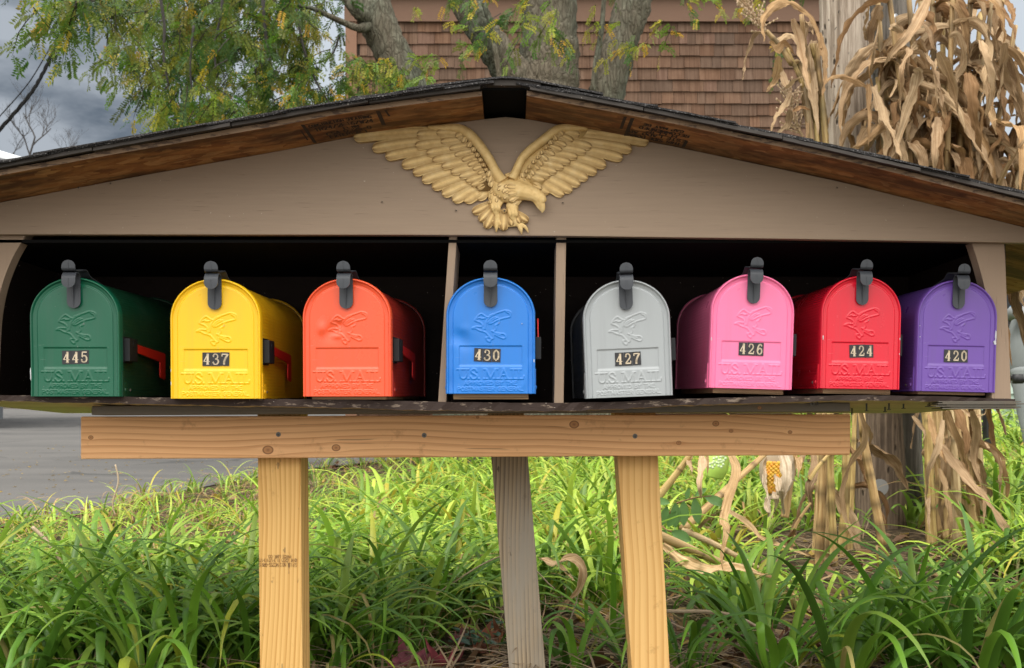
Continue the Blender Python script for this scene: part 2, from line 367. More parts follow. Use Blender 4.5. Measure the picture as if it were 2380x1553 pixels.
# shelf: plywood sheet, wavy front edge, tilting a little down to the back
mb = MB(); N = 120; rr = rnd(4)
top = []; bot = []
for i in range(N+1):
    x = XL+(XR-XL)*i/N; vx = CXV+x*FV/(D+YF); t, b_ = lerp_poly(SHELF, vx)
    j = rr.uniform(-1, 1)*.0012
    top.append((x, YF+rr.uniform(-1,1)*.0015, EYE+(HZ-t)*(D+YF)/FV+rr.uniform(-1,1)*.0006)); bot.append((x, YF+rr.uniform(-1,1)*.002, EYE+(HZ-b_)*(D+YF)/FV+j))
zb = .6455
V = []; F = []; MI = []
for i in range(N+1):
    x = top[i][0]
    V += [bot[i], top[i], (x, YF+DEPTH*.5, (top[i][2]+zb+.014)/2), (x, YF+DEPTH, zb+.014), (x, YF+DEPTH, zb), (x, YF+DEPTH*.45, bot[i][2]*.5+zb*.5)]
for i in range(N):
    for k in range(6):
        F.append((i*6+k, (i+1)*6+k, (i+1)*6+(k+1) % 6, i*6+(k+1) % 6)); MI.append(1 if k in (4, 5) else 0)
F += [tuple(range(6))[::-1], tuple(N*6+k for k in range(6))]; MI += [0, 0]
mb.add(V, F); mb.mi = MI
rel(mb.build('shelf', [M['chipped'], M['ply_under']]))
# splintered end strip of the shelf on the right
mb = MB()
for k in range(7):
    z = .664-.0022*k; x0 = .84+rr.uniform(-.02,.02)
    mb.box(x0, .995+rr.uniform(-.012,.006), YF-.006+rr.uniform(-.002,.002), YF+.05, z-.0020, z)
rel(mb.build('shelf_edge_strip', M['grey_board']))
# roof geometry
PX = -.0126
ZP = EYE+(HZ-271)*2.215/FV
_RP = [(-700,610),(-120,493),(0,470),(342,405),(683,344),(824,316),(1128,276),(1175,271),(1220,275),(1568,340),(1945,420),(2382,528),(3000,690)]
_rx = [(a-CXV)*2.215/FV for a, b in _RP]; _rz = [EYE+(HZ-b)*2.215/FV for a, b in _RP]
def zroof(x): return float(np.interp(x, _rx, _rz))
# gable (fascia) panel
FB = [(-1.15,545),(-.2,546.5),(0.1,549),(.5,555),(1.06,566)]
mb = MB(); xs = np.concatenate([np.linspace(-1.12, PX, 24), np.linspace(PX, 1.06, 24)[1:]])
yf, yb = .015, .034
V = []
for x in xs:
    z0 = EYE+(HZ-lerp_poly(FB, x)[0])*(D+yf)/FV; z1 = zroof(x)-.0005
    V += [(x, yf, z0), (x, yf, z1), (x, yb, z1), (x, yb, z0)]
F = []
for i in range(len(xs)-1):
    for k in range(4): F.append((i*4+k, (i+1)*4+k, (i+1)*4+(k+1)%4, i*4+(k+1)%4))
F += [(3,2,1,0), tuple((len(xs)-1)*4+k for k in range(4))]
mb.add(V, F); gp = rel(mb.build('gable_panel', M['taupe'], bevel=.0015))
def screw_head(mb, c, r, mi_head=0, mi_slot=1, normal='Y', ang=.3):
    n = 12; V = [(c[0], c[1]-.0012, c[2])]+[(c[0]+r*math.cos(2*math.pi*k/n), c[1], c[2]+r*math.sin(2*math.pi*k/n)) for k in range(n)]
    mb.add(V, [(0, 1+(k+1)%n, 1+k) for k in range(n)], mi=mi_head)
    for a in (ang, ang+math.pi/2):
        dx, dz = math.cos(a)*r*.55, math.sin(a)*r*.55; nx, nz_ = -math.sin(a)*r*.12, math.cos(a)*r*.12
        y = c[1]-.0016
        mb.add([(c[0]-dx-nx,y,c[2]-dz-nz_),(c[0]+dx-nx,y,c[2]+dz-nz_),(c[0]+dx+nx,y,c[2]+dz+nz_),(c[0]-dx+nx,y,c[2]-dz+nz_)], [(0,1,2,3)], mi=mi_slot)
for (vx, vy) in ((1060,490),(1308,472),(257,427),(183,437),(1945,437),(888,470)):
    mb = MB(); p = P(vx, vy, .0145); screw_head(mb, p, .0035); rel(mb.build('screw', [M['taupe'], M['black']]))
# OSB roof sheathing, two sheets with an open gap at the ridge
def osb_mat():
    m, nt, b = new_mat('oriented_strand_board', (.3,.15,.06), .7, spec=.25)
    def layer(rot, sc_, seed):
        v = coords(nt, (sc_, sc_*1.7, sc_), rot=(0,0,rot), loc=(seed,seed*2,0))
        v = nd(nt, 'ShaderNodeVectorMath', {0: v, 1: nd(nt, 'ShaderNodeTexNoise', {'Vector': v, 'Scale': .8, 'Detail': 3}).outputs['Color']}, operation='ADD').outputs[0]
        vo = nd(nt, 'ShaderNodeTexVoronoi', {'Vector': v, 'Scale': 1.0}); return vo.outputs['Color'], vo.outputs['Distance']
    c1, d1 = layer(1.0, 26, 1); c2, d2 = layer(-.9, 31, 5)
    s1 = nd(nt, 'ShaderNodeSeparateXYZ', {0: c1}).outputs[0]; s2 = nd(nt, 'ShaderNodeSeparateXYZ', {0: c2}).outputs[1]
    v = mixc(nt, ramp(nt, s2, [(.45,0),(.5,1)]), s1, s2)
    col = ramp(nt, v, [(0, (.24,.095,.033)), (.3, (.36,.155,.05)), (.7, (.47,.225,.075)), (1, (.60,.34,.14))])
    fib = noise(nt, coords(nt, (60, 60, 30), rot=(0,0,.4)), 1, 4)
    col = mixc(nt, math_n(nt,'MULTIPLY',fib,.5), col, (.13,.05,.02))
    st = ramp(nt, noise(nt, coords(nt, (5,16,5), loc=(2,2,2)), 1, 5, .65), [(.42,0),(.60,1)])
    col = mixc(nt, math_n(nt,'MULTIPLY',st,.8), col, (.06,.03,.015))
    nt.links.new(col, b.inputs['Base Color']); bump(nt, b, v, .4, .002)
    return m
M['osb'] = osb_mat()
M['osb_edge'] = painted_wood('weathered_board_edge', (.26,.17,.105), 'X', chip=.52, chipc=(.10,.065,.045), amt=.9)
OV = lambda x: -.16 if x < -1 else -.16+(x+1.1)/2.2*.042
def roof_sheet(x0, x1, name, n=30):
    mb = MB(); V = []; xs = np.linspace(x0, x1, n+1); rr = rnd(7)
    for i, x in enumerate(xs):
        z = zroof(x); yo = OV(x)+rr.uniform(-.001,.001); e = rr.uniform(-.0008,.0008)
        V += [(x, yo, z), (x, yo+.001, z+.0098+e), (x, .75, z+.0098), (x, .75, z)]
    F = []; MI = []
    for i in range(n):
        for k in range(4):
            F.append((i*4+k, (i+1)*4+k, (i+1)*4+(k+1)%4, i*4+(k+1)%4)); MI.append(1 if k == 0 else 0)
    F += [(3,2,1,0), tuple(n*4+k for k in range(4))]; MI += [0, 0]
    mb.add(V, F); mb.mi = MI
    return rel(mb.build(name, [M['osb'], M['osb_edge']]))
s1 = roof_sheet(-1.24, -.055, 'roof_sheathing'); s2 = roof_sheet(.027, 1.24, 'roof_sheathing')
# printed stamps on the underside of the sheathing
def stamp(lines, xa, xb, flip, parent):
    mb = MB()
    def to3(a, b):   # a 0..1 along x, b 0..1 from wall (0) to eave (1)
        x = xa+(xb-xa)*a; y = .008+(OV(x)+.012-.008)*b
        return Vector((x, y, zroof(x)-.0006))
    for kind, data in lines:
        if kind == 't':
            txt, a0, a1, b0, b1, w = data
            st = text_strokes(txt, 0, 1, 0, 1)
            for pl in st:
                if flip: q = [(a1-(a1-a0)*px, b1-(b1-b0)*pz) for px, pz in pl]
                else: q = [(a0+(a1-a0)*px, b0+(b1-b0)*pz) for px, pz in pl]
                ink_lines_aniso(mb, q, w, to3, xb-xa)
        else:
            (a0, b0, a1, b1, w) = data; ink_lines_aniso(mb, [(a0,b0),(a1,b1)], w, to3, xb-xa)
    o = mb.build('printed_stamp', M['ink']); o.parent = parent
    return o
def ink_lines_aniso(mb, pl, w, to3, L):
    for (a, b) in zip(pl[:-1], pl[1:]):
        A = to3(*a); B = to3(*b); t = (B-A); 
        if t.length < 1e-6: continue
        t.normalize(); s = Vector((-t.y, t.x, 0)).normalized()*w/2
        mb.add([A+s, A-s, B-s, B+s], [(0,1,2,3)])
W_ = .0031
stamp([('t',('CONSTRUCTION SHEATHING',.06,.82,.74,.86,.003)),('t',('1R24/2F16/W24',.10,.82,.52,.68,W_)),('t',('11 MM',.42,.62,.38,.48,W_)),('t',('CSA 0325-0',.20,.76,.22,.36,W_)),('t',('EXTERIOR 1',.22,.70,.06,.19,W_)),
       ('l',(0,.0,0,.95,.008)),('l',(.93,.3,.93,1.0,.008)),('l',(.03,.92,.86,.92,.003)),('l',(-.06,.2,-.06,.7,.003)),('l',(1.04,.7,1.02,1.0,.004))], -.385, -.235, False, s1)
stamp([('t',('THIS SIDE DOWN',.04,.92,.05,.20,W_)),('t',('ESTE LADO AB',.02,.98,.25,.38,W_)),('t',('RECOMMENDED',.16,.98,.55,.68,.003)),('t',('H CLIP',.3,.8,.42,.53,.003)),('t',('GAP MAY BE',.2,.86,.74,.86,.003)),
       ('l',(1.0,-.0,1.0,.36,.009)),('l',(0,.0,0,1,.008)),('l',(-.12,.35,-.12,1.0,.006)),('l',(.0,.42,1.0,.40,.002))], .222, .335, True, s2)
# ridge board and shingles
mb = MB(); mb.box(-.020, -.002, .0345, .74, ZP-.05, ZP+.010); rel(mb.build('ridge_board', M['flat_black']))  # board coloured black: the gap's shade is put into it
def shingle_mat():
    m, nt, b = new_mat('asphalt_shingle', (.035,.034,.036), .9, spec=.2)
    n = noise(nt, coords(nt, (420,420,420)), 1, 2, .6); n2 = noise(nt, coords(nt, (9,9,9)), 1, 4)
    col = ramp(nt, n, [(.35,(.012,.012,.013)),(.6,(.045,.043,.045)),(.72,(.30,.29,.29))])
    col = mixc(nt, math_n(nt,'MULTIPLY',n2,.4), col, (.03,.028,.025))
    nt.links.new(col, b.inputs['Base Color']); bump(nt, b, n, .8, .003)
    return m
M['shingle'] = shingle_mat()
M['drip'] = painted_wood('dark_felt_edge', (.050,.044,.040), 'X', amt=.4, rough=.8)
def slab(x0, z0, x1, z1, y0, y1, th, mat, name, jit=0, seed=0):
    """sloping slab following from (x0,z0) to (x1,z1), ragged front edge"""
    rr = rnd(seed); mb = MB(); n = 14; V = []
    for i in range(n+1):
        t = i/n; x = x0+(x1-x0)*t; z = z0+(z1-z0)*t; y = y0+rr.uniform(-jit, jit)*2.0; j = rr.uniform(-jit, jit)*.5
        V += [(x, y, z+j), (x, y+rr.uniform(-jit,jit), z+th+rr.uniform(-jit,jit)*.6), (x, y1, z+th), (x, y1, z)]
    F = []
    for i in range(n):
        for k in range(4): F.append((i*4+k, (i+1)*4+k, (i+1)*4+(k+1)%4, i*4+(k+1)%4))
    F += [(3,2,1,0), tuple(n*4+k for k in range(4))]
    if x1 < x0: F = [f[::-1] for f in F]
    mb.add(V, F); return rel(mb.build(name, mat))
for side in (-1, 1):
    sl = .167 if side < 0 else .209
    xe = -1.25 if side < 0 else 1.25
    def zr(x): return zroof(x)+.0102
    # starter strip lying on the sheathing, its thick dull edge faces front
    nst = 5
    for k in range(nst):
        a = PX+side*(.07 if k == 0 else .0)+(xe-PX)*k/nst; b_ = PX+(xe-PX)*(k+1)/nst-side*.002
        if k == 0: a = PX+side*.045
        slab(b_, zr(b_)-.0015+.0006*(k % 2), a, zr(a)-.0015+.0006*(k % 2), OV((a+b_)/2)-.015-.0015*(k % 3), OV((a+b_)/2)-.006, .0062, M['drip'], 'starter_strip', .0004, k+20)
    for k in range(9):
        lo = PX+side*(.135+.142*k)*(1.0); hi = lo-side*.31
        if side*(hi-PX) < 0.02: hi = PX+side*.02
        zl = zr(lo)+.0137; zh = zr(hi)+.0068
        slab(lo, zl-.0045, hi, zh-.001, OV(lo)-.016-.003*((k*7) % 3), .765, .0031, M['shingle'], 'shingle_course', .0009, 40+k+10*(side > 0))
        slab(lo+side*.004, zl-.0079, hi, zh-.0023, OV(lo)-.014-.002*((k*5) % 3), .764, .0031, M['shingle'], 'shingle_course', .0009, 70+k+10*(side > 0))
# ridge cap, bent over the ridge
mb = MB(); V = []; xs = np.linspace(-.19, .165, 22)
for x in xs:
    z = zroof(x)+.0232; z = min(z, ZP+.0228-.003*((x-PX)/.05)**2 if abs(x-PX) < .05 else z)
    V += [(x, OV(x)-.018, z), (x, OV(x)-.018, z+.0035), (x, .77, z+.0035), (x, .77, z)]
F = []
for i in range(len(xs)-1):
    for k in range(4): F.append((i*4+k, (i+1)*4+k, (i+1)*4+(k+1)%4, i*4+(k+1)%4))
F += [(3,2,1,0), tuple((len(xs)-1)*4+k for k in range(4))]
mb.add(V, F); rel(mb.build('ridge_cap', M['shingle']))
mb = MB(); mb.box(-.078, .052, OV(0)-.012, .74, ZP+.0112, ZP+.0215); rel(mb.build('ridge_felt', M['drip']))
mb = MB(); mb.box(-.054, .026, OV(0)+.004, .74, ZP+.0072, ZP+.0108); rel(mb.build('ridge_gap_shade', M['flat_black']))  # black box added so the open gap reads as deep shade
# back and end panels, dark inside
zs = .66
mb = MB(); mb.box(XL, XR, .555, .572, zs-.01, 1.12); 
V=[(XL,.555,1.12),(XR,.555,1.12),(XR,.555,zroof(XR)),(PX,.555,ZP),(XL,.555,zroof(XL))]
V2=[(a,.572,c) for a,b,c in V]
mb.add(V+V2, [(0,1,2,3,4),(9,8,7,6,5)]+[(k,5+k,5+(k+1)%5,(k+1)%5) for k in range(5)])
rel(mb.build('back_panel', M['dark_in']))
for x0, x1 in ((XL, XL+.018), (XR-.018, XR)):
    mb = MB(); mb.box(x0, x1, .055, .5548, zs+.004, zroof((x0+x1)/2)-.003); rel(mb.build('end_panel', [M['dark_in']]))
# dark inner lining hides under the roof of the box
mb = MB(); mb.box(XL+.019, XR-.019, .036, .554, .978, .984); rel(mb.build('inner_ceiling', M['flat_black']))
# curved front stiles
def stile(curve, outer, name, y0=.036, th=.03):
    """curve, outer: lists of (vx,vy) top to bottom"""
    c = spline(curve, 26); o_ = spline(outer, 26); mb = MB(); V = []
    for (a, b) in zip(c, o_):
        pa, pb = P(a[0], a[1], y0), P(b[0], b[1], y0); V += [pa, pb, pb+Vector((0,th,0)), pa+Vector((0,th,0))]
    F = []
    for i in range(25):
        for k in range(4): F.append((i*4+k, (i+1)*4+k, (i+1)*4+(k+1)%4, i*4+(k+1)%4))
    F += [(3,2,1,0), (100,101,102,103)]
    mb.add(V, F)
    bm_flip = [f[::-1] for f in mb.f]
    if name == 'r': mb.f = mb.f
    return rel(mb.build('front_stile', M['taupe_v']))
stile([(2252,548),(2262,576),(2273,610),(2284,650),(2293,690),(2299,740),(2303,800),(2305,860),(2306,930)], [(2332,548),(2336,600),(2340,700),(2345,800),(2350,930)], 'r')
stile([(66,540),(52,560),(34,590),(18,625),(4,665),(-6,710),(-12,760),(-16,850),(-18,925)], [(-40,540),(-44,600),(-48,700),(-56,800),(-60,925)], 'l')
# two divider strips
for (t0, t1, b0, b1, dep) in ((1044,1062,1018,1037,.15), (1293,1316,1288,1310,.10)):
    y0 = .037; A = [P(t0,546,y0), P(t1,546,y0)]; B = [P(b0,938,y0), P(b1,938,y0)]; k = Vector((0,dep,0))
    B[0].z -= .0; mb = MB(); mb.hexa([B[0],B[1],B[1]+k,B[0]+k,A[0],A[1],A[1]+k,A[0]+k]); rel(mb.build('divider', M['taupe_v'], bevel=.0012))
# screws poking through the underside of the shelf
for (vx, vy, Y) in ((2014,950,.10),(2057,952,.22),(2066,947,.10),(2100,944,.10),(2160,938,.07),(1900,936,.05),(1880,953,.2),(1790,953,.2),(870,953,.2),(1980,958,.3)):
    mb = MB(); p = P(vx, vy, Y); mb.tube([p+Vector((0,0,.012)), p+Vector((0,0,-.004))], [.002,.0016], 6); mb.tube([p+Vector((0,0,-.004)), p+Vector((0,0,-.0055))], [.0042,.0042], 8)
    rel(mb.build('protruding_screw', M['dark_steel']))

# ------------------------------------------------------------------ the timber stand under the shelter
st = empty('post_stand', (-.05, .25, 0), 'raw timber stand of one horizontal beam on three posts under the mailbox shelter', 'stand')
def relst(o): o.parent = st; o.matrix_parent_inverse = Matrix.Translation((.05, -.25, 0)); return o
def board(c8, name, mat, bevel=.003):
    """board given by its 8 corners (bottom 4 ccw from above then top 4): object origin at its centre"""
    c = sum(c8, Vector())/8; mb = MB(); mb.hexa([p-c for p in c8]); o = mb.build(name, mat, bevel=bevel, loc=c); return o, c
def knots_for(lst, Y, c): return [((P(a,b,Y)-c).x, (P(a,b,Y)-c).z, r) for a, b, r in lst]
# beam
y0, y1 = .150, .195; k = Vector((0,.038,0))
q = [P(187,1067.5,y0), P(1976,1058,y1), P(1976,1058,y1)+k, P(187,1067.5,y0)+k, P(187,968.5,y0), P(1978,963,y1), P(1978,963,y1)+k, P(187,968.5,y0)+k]
cen = sum(q, Vector())/8
kn = knots_for([(625,1046,.0095),(782,1041,.0075),(219,1017,.0045),(1335,987,.0085),(1667,985,.006),(1703,1002,.004),(1842,1005,.004),(1580,1030,.0045),(1110,970,.003)], .17, cen)
M['beam'] = lumber('fir_beam', (.86,.49,.235), (.56,.26,.10), 'X', rings=130, knots=kn, seed=2, ringamt=1.0)
beam, cen = board(q, 'crossbeam', M['beam']); relst(beam)
for (vx, vy) in ((647,1010),(986,1012),(1476,1014)):
    mb = MB(); p = P(vx, vy, .152+(vx-187)/1790*.045-.003); screw_head(mb, p, .0052, 0, 1)
    # drips of black caulk under the nail
    mb2 = mb; rr = rnd(vx)
    for j in range(4):
        a = rr.uniform(-2.6,-.5); l = rr.uniform(.009,.018); y = p.y+.0022
        mb2.add([(p.x-.0018, y, p.z), (p.x+.0018, y, p.z), (p.x+math.cos(a)*l, y, p.z+math.sin(a)*l)], [(0,2,1)], mi=1)
    o = mb.build('nail', [M['steel'], M['dark_steel']]); relst(o)
# posts
def post(tl, tr, bl, br, Y, dep, name, mat, vy0=948, vy1=1700, lab=None):
    """front face corners given at photo rows 1067 and 1553, extended up and down"""
    def ex(a, b, vy): return P(a+(b-a)*(vy-1067)/486.0, vy, Y)
    k = Vector((0,dep,0)); q = [ex(tl,bl,vy1), ex(tr,br,vy1)]; q = [q[0], q[1], q[1]+k, q[0]+k]; u = [ex(tl,bl,vy0), ex(tr,br,vy0)]; q += [u[0], u[1], u[1]+k, u[0]+k]
    for w in q[4:]: w.z = min(w.z, .644)
    o, c = board(q, name, mat, .002)
    if lab: o['label'] = lab
    relst(o); return o, c
M['post1'] = lumber('pine_post', (.74,.46,.165), (.52,.265,.065), 'Z', rings=170, seed=7, ringamt=1.1, speck=.5)
M['post2'] = lumber('pine_post_clear', (.75,.47,.18), (.55,.29,.085), 'Z', rings=120, seed=11, ringamt=1.0)
M['post3'] = lumber('weathered_post', (.42,.33,.22), (.13,.098,.066), 'Z', rings=190, seed=13, weather=(.30,.265,.215), speck=.7, ringamt=1.2)
p1, c1 = post(599, 699, 604, 703, .20, .089, 'post', M['post1'], lab='yellow pine post with faint upside-down grade stamp')
p2, c2 = post(1436, 1530, 1468, 1557, .245, .089, 'post', M['post2'], lab='yellow pine post leaning slightly, clear grain')
p3, c3 = post(1143, 1228, 1183, 1268, .42, .05, 'post', M['post3'], lab='grey weathered leaning post')
# grade stamp, upside down on the first post
mb = MB(); Yp = .1985
def px3(vx, vy): 
    p = P(vx, vy, Yp); return p-c1
def stp(txt, va, vb, ytop, ybot, w=.0011):
    for pl in text_strokes(txt, 0, 1, 0, 1, .3):
        pts = [(vb-(vb-va)*a, ytop+(ybot-ytop)*b) for a, b in pl]   # upside down
        ink_lines(mb, [[(q[0], q[1]) for q in pts]], .9, lambda a, b: px3(a, b))
stp('PRICE LBR. CO.', 622, 676, 1290.5, 1297); stp('11. 3-1/2 X 3-1/2', 602, 650, 1299, 1306); stp('27', 657, 668, 1300, 1305); stp('KD HT', 676, 690, 1299, 1306)
stp('S.P.I.B. NO.2 MC25S-GRN S', 602, 690, 1309, 1317)
ink_lines(mb, [[(a, b) for a, b in spline([(654,1302),(656,1298.5),(662,1298),(668,1298.5),(671,1302),(668,1306),(662,1306.5),(656,1306),(654,1302)], 17)]], .6, lambda a, b: px3(a, b))
o = mb.build('grade_stamp', M['faded_ink']); o.parent = p1
# battens between shelf and beam belong to the shelter
q0 = .07; k = Vector((0,.09,0))
q = [P(212,965,q0), P(1977,957,q0), P(1977,957,q0)+k, P(212,965,q0)+k, P(213,944,q0), P(1976,936.5,q0), P(1976,936.5,q0)+k, P(213,944,q0)+k]
ba, _ = board(q, 'batten', M['grey_board'], .002); rel(ba)
for (vx, vy) in ((1888,939),(1455,944)):
    mb = MB(); p = P(vx, vy, .066); screw_head(mb, p, .0045); rel(mb.build('screw', [M['steel'], M['black']]))

# ------------------------------------------------------------------ mailboxes
MW, MH, AR = .174, .231, .0775       # door width, height, height of the arched part
ZS = MH-AR
def ztop(x):
    t = np.clip(np.abs(x)/(MW/2), 0, 1); return ZS+AR*np.sqrt(np.clip(1-t**2.08, 0, 1))
# embossed drawing, traced in a crop of the photo: 0.179 mm per crop pixel
def cp(pts, n=None, smooth=True):
    q = spline(pts, n or len(pts)*4) if smooth and len(pts) > 2 else pts
    return [((a-490)*.000179, (1462-b)*.000179+.0035) for a, b in q]
BIRD = [cp(l) for l in [
 [(318,668),(335,640),(360,614),(385,596),(410,608),(438,628),(470,634),(490,612),(540,594),(600,574),(645,560),(688,568),(708,582),(705,606),(700,628),(660,640),(600,655),(555,672),(520,692),(490,708)],
 [(318,668),(345,680),(370,690),(390,706),(402,728),(385,740),(345,738),(312,742),(290,757),(325,757),(350,772),(385,786),(430,800),(458,828),(480,856),(492,866)],
 [(428,762),(436,720),(446,680),(470,645),(505,618),(540,602)],
 [(585,660),(582,690),(565,712),(544,722),(550,745),(546,768),(532,785)],
 [(504,786),(540,802),(590,816),(630,818),(650,838),(648,862),(620,868),(570,845),(524,822)],
 [(524,826),(518,868),(492,880),(482,905),(456,892),(440,862),(468,856)],
 [(462,694),(495,655),(540,632)], [(472,706),(515,664),(565,640)], [(520,800),(560,822),(600,836)], [(660,575),(690,590),(700,606)], [(395,740),(405,760),(400,780)], [(345,650),(372,640),(395,650),(430,645)]]]
SER = [(cp(p, None, c), w) for p, w, c in [
 ([(158,1210),(158,1268)], 2.6, 0), ([(158,1268),(164,1300),(190,1315),(216,1304),(227,1272)], 1.7, 1), ([(227,1272),(227,1210)], 1.2, 0), ([(120,1211),(192,1211)], 1.0, 0), ([(205,1211),(250,1211)], 1.0, 0),
 ([(247,1313),(249,1315)], 2.2, 0), ([(338,1236),(324,1212),(296,1208),(277,1228),(290,1250),(322,1268),(341,1290),(322,1314),(290,1316),(270,1290)], 1.9, 1), ([(358,1313),(360,1315)], 2.2, 0),
 ([(440,1212),(434,1314)], 1.2, 0), ([(440,1212),(487,1312)], 2.4, 0), ([(487,1312),(540,1212)], 1.2, 0), ([(540,1212),(546,1314)], 2.6, 0), ([(414,1315),(456,1315)], 1, 0), ([(522,1315),(570,1315)], 1, 0), ([(414,1211),(442,1211)], 1, 0), ([(540,1211),(565,1211)], 1, 0),
 ([(632,1208),(592,1314)], 1.2, 0), ([(632,1208),(672,1314)], 2.5, 0), ([(606,1276),(656,1276)], 1.1, 0), ([(574,1315),(612,1315)], 1, 0), ([(650,1315),(692,1315)], 1, 0),
 ([(735,1212),(735,1314)], 2.6, 0), ([(708,1211),(762,1211)], 1, 0), ([(708,1315),(762,1315)], 1, 0), ([(796,1212),(796,1314)], 2.6, 0), ([(772,1211),(822,1211)], 1, 0), ([(774,1315),(846,1315)], 1.1, 0), ([(846,1315),(852,1284)], 1.2, 0)]]
SANS = [[(a, b) for a, b in pl] for pl in text_strokes('APPROVED BY THE', (205-490)*.000179, (770-490)*.000179, .0172, .0243)+text_strokes('POSTMASTER GENERAL', (130-490)*.000179, (842-490)*.000179, .0056, .0127)]
def seg_field(X, Z, lines, w):
    """1 on the line, falling to 0 at distance w"""
    h = np.zeros_like(X)
    for pl in lines:
        for a, b in zip(pl[:-1], pl[1:]):
            m = (X > min(a[0],b[0])-w) & (X < max(a[0],b[0])+w) & (Z > min(a[1],b[1])-w) & (Z < max(a[1],b[1])+w)
            if not m.any(): continue
            x, z = X[m], Z[m]; dx, dz = b[0]-a[0], b[1]-a[1]; L = dx*dx+dz*dz+1e-12
            t = np.clip(((x-a[0])*dx+(z-a[1])*dz)/L, 0, 1); d = np.hypot(x-a[0]-t*dx, z-a[1]-t*dz)
            h[m] = np.maximum(h[m], np.clip(1-d/w, 0, 1))
    return h
ss = lambda e0, e1, x: (lambda t: t*t*(3-2*t))(np.clip((x-e0)/(e1-e0), 0, 1))
NS, NT = 190, 240
_th = np.linspace(-math.pi/2, math.pi/2, NS); _xs = MW/2*(np.sin(_th)*.55+_th/(math.pi/2)*.45)
XX = np.repeat(_xs[:, None], NT, 1); TT = np.linspace(0, 1, NT)[None, :]*np.ones((NS, 1)); ZZ = TT*ztop(XX)
# distance to the sides / arch
_ring = [(s*MW/2, z) for s in (-1,) for z in np.linspace(-.02, ZS, 12)]+[(x, float(ztop(np.array(x)))) for x in -MW/2*np.cos(np.linspace(0, math.pi, 90))]+[(MW/2, z) for z in np.linspace(ZS, -.02, 12)]
DE = np.full_like(XX, 9.)
for a, b in zip(_ring[:-1], _ring[1:]):
    dx, dz = b[0]-a[0], b[1]-a[1]; L = dx*dx+dz*dz+1e-12
    t = np.clip(((XX-a[0])*dx+(ZZ-a[1])*dz)/L, 0, 1); DE = np.minimum(DE, np.hypot(XX-a[0]-t*dx, ZZ-a[1]-t*dz))
HB = .0011*ss(0, 1, seg_field(XX, ZZ, BIRD, .0026))
for pl, w in SER: HB = np.maximum(HB, .0012*ss(0, .9, seg_field(XX, ZZ, [pl], .00085*w+.0012)))
HB = np.maximum(HB, .0009*ss(0, .9, seg_field(XX, ZZ, SANS, .00165)))
RIM = np.where(DE < .0025, .004*(1-(1-DE/.0025)**2), .004)-.0048*ss(.0030, .0062, DE)-.0012*ss(.0062,.0125,DE)+.0022*ss(.0125,.0150,DE)
REC = ss(-.0625, -.0600, XX)*(1-ss(.0600, .0625, XX))*ss(.0525, .0585, ZZ)*(1-ss(.0935, .0960, ZZ))
BASEH = RIM-.0020*REC+HB*ss(.012, .016, DE)
FLOOR = .0002       # not used further than documentation of the recess level
def door_mesh(name, mat, parent, dent=None):
    H = BASEH.copy()
    if dent is not None: H = H+dent(XX, ZZ)
    V = np.stack([XX, -H, ZZ], -1).reshape(-1, 3)
    ii, jj = np.meshgrid(np.arange(NS-1), np.arange(NT-1), indexing='ij')
    F = np.stack([ii*NT+jj, (ii+1)*NT+jj, (ii+1)*NT+jj+1, ii*NT+jj+1], -1).reshape(-1, 4)
    # rim wall going back around sides and arch, and the bottom hem
    n0 = len(V); edge = [0*NT+j for j in range(NT)]+[i*NT+NT-1 for i in range(1, NS)]+[(NS-1)*NT+j for j in range(NT-2, -1, -1)]
    W1 = V[edge].copy(); W1[:, 1] = .004; W2 = V[edge].copy(); W2[:, 1] = .016
    n1 = len(edge); V = np.vstack([V, W1, W2]); e = np.array(edge); k = np.arange(n1-1)
    F = np.vstack([F, np.stack([e[k], n0+k, n0+k+1, e[k+1]], -1)[:, ::-1], np.stack([n0+k, n0+n1+k, n0+n1+k+1, n0+k+1], -1)[:, ::-1]])
    n2 = len(V); bt = np.array([i*NT for i in range(NS)]); B1 = V[bt].copy(); B1[:, 1] = .006; V = np.vstack([V, B1]); k = np.arange(NS-1)
    F = np.vstack([F, np.stack([bt[k], n2+k, n2+k+1, bt[k+1]], -1)])
    return np_obj(name, V, F, mat, parent, True)
def strap(path, width, th, r0=True, r1=True, n=60, xoff=0):
    """flat strap along a (y,z) path, extruded along x, optionally rounded ends"""
    q = np.array(spline(path, n)); seg = np.hypot(*np.diff(q, axis=0).T); s = np.concatenate([[0], np.cumsum(seg)]); L = s[-1]
    # resample denser at the ends
    u = np.concatenate([np.linspace(0, width/2, 9)[:-1], np.linspace(width/2, L-width/2, n), np.linspace(L-width/2, L, 9)[1:]])
    y = np.interp(u, s, q[:, 0]); z = np.interp(u, s, q[:, 1]); V = []; F = []
    for i in range(len(u)):
        a, b = max(i-1, 0), min(i+1, len(u)-1); t = np.array([y[b]-y[a], z[b]-z[a]]); t /= np.linalg.norm(t)+1e-12; nrm = np.array([-t[1], t[0]])*th/2
        hw = width/2; r = width/2
        if r0 and u[i] < r: hw = math.sqrt(max(r*r-(r-u[i])**2, 1e-9))
        if r1 and u[i] > L-r: hw = math.sqrt(max(r*r-(r-(L-u[i]))**2, 1e-9))
        V += [(xoff-hw, y[i]+nrm[0], z[i]+nrm[1]), (xoff+hw, y[i]+nrm[0], z[i]+nrm[1]), (xoff+hw, y[i]-nrm[0], z[i]-nrm[1]), (xoff-hw, y[i]-nrm[0], z[i]-nrm[1])]
    for i in range(len(u)-1):
        for k in range(4): F.append((i*4+k, i*4+(k+1)%4, (i+1)*4+(k+1)%4, (i+1)*4+k))
    F += [(3,2,1,0)[::1], tuple((len(u)-1)*4+k for k in range(4))]
    return V, F
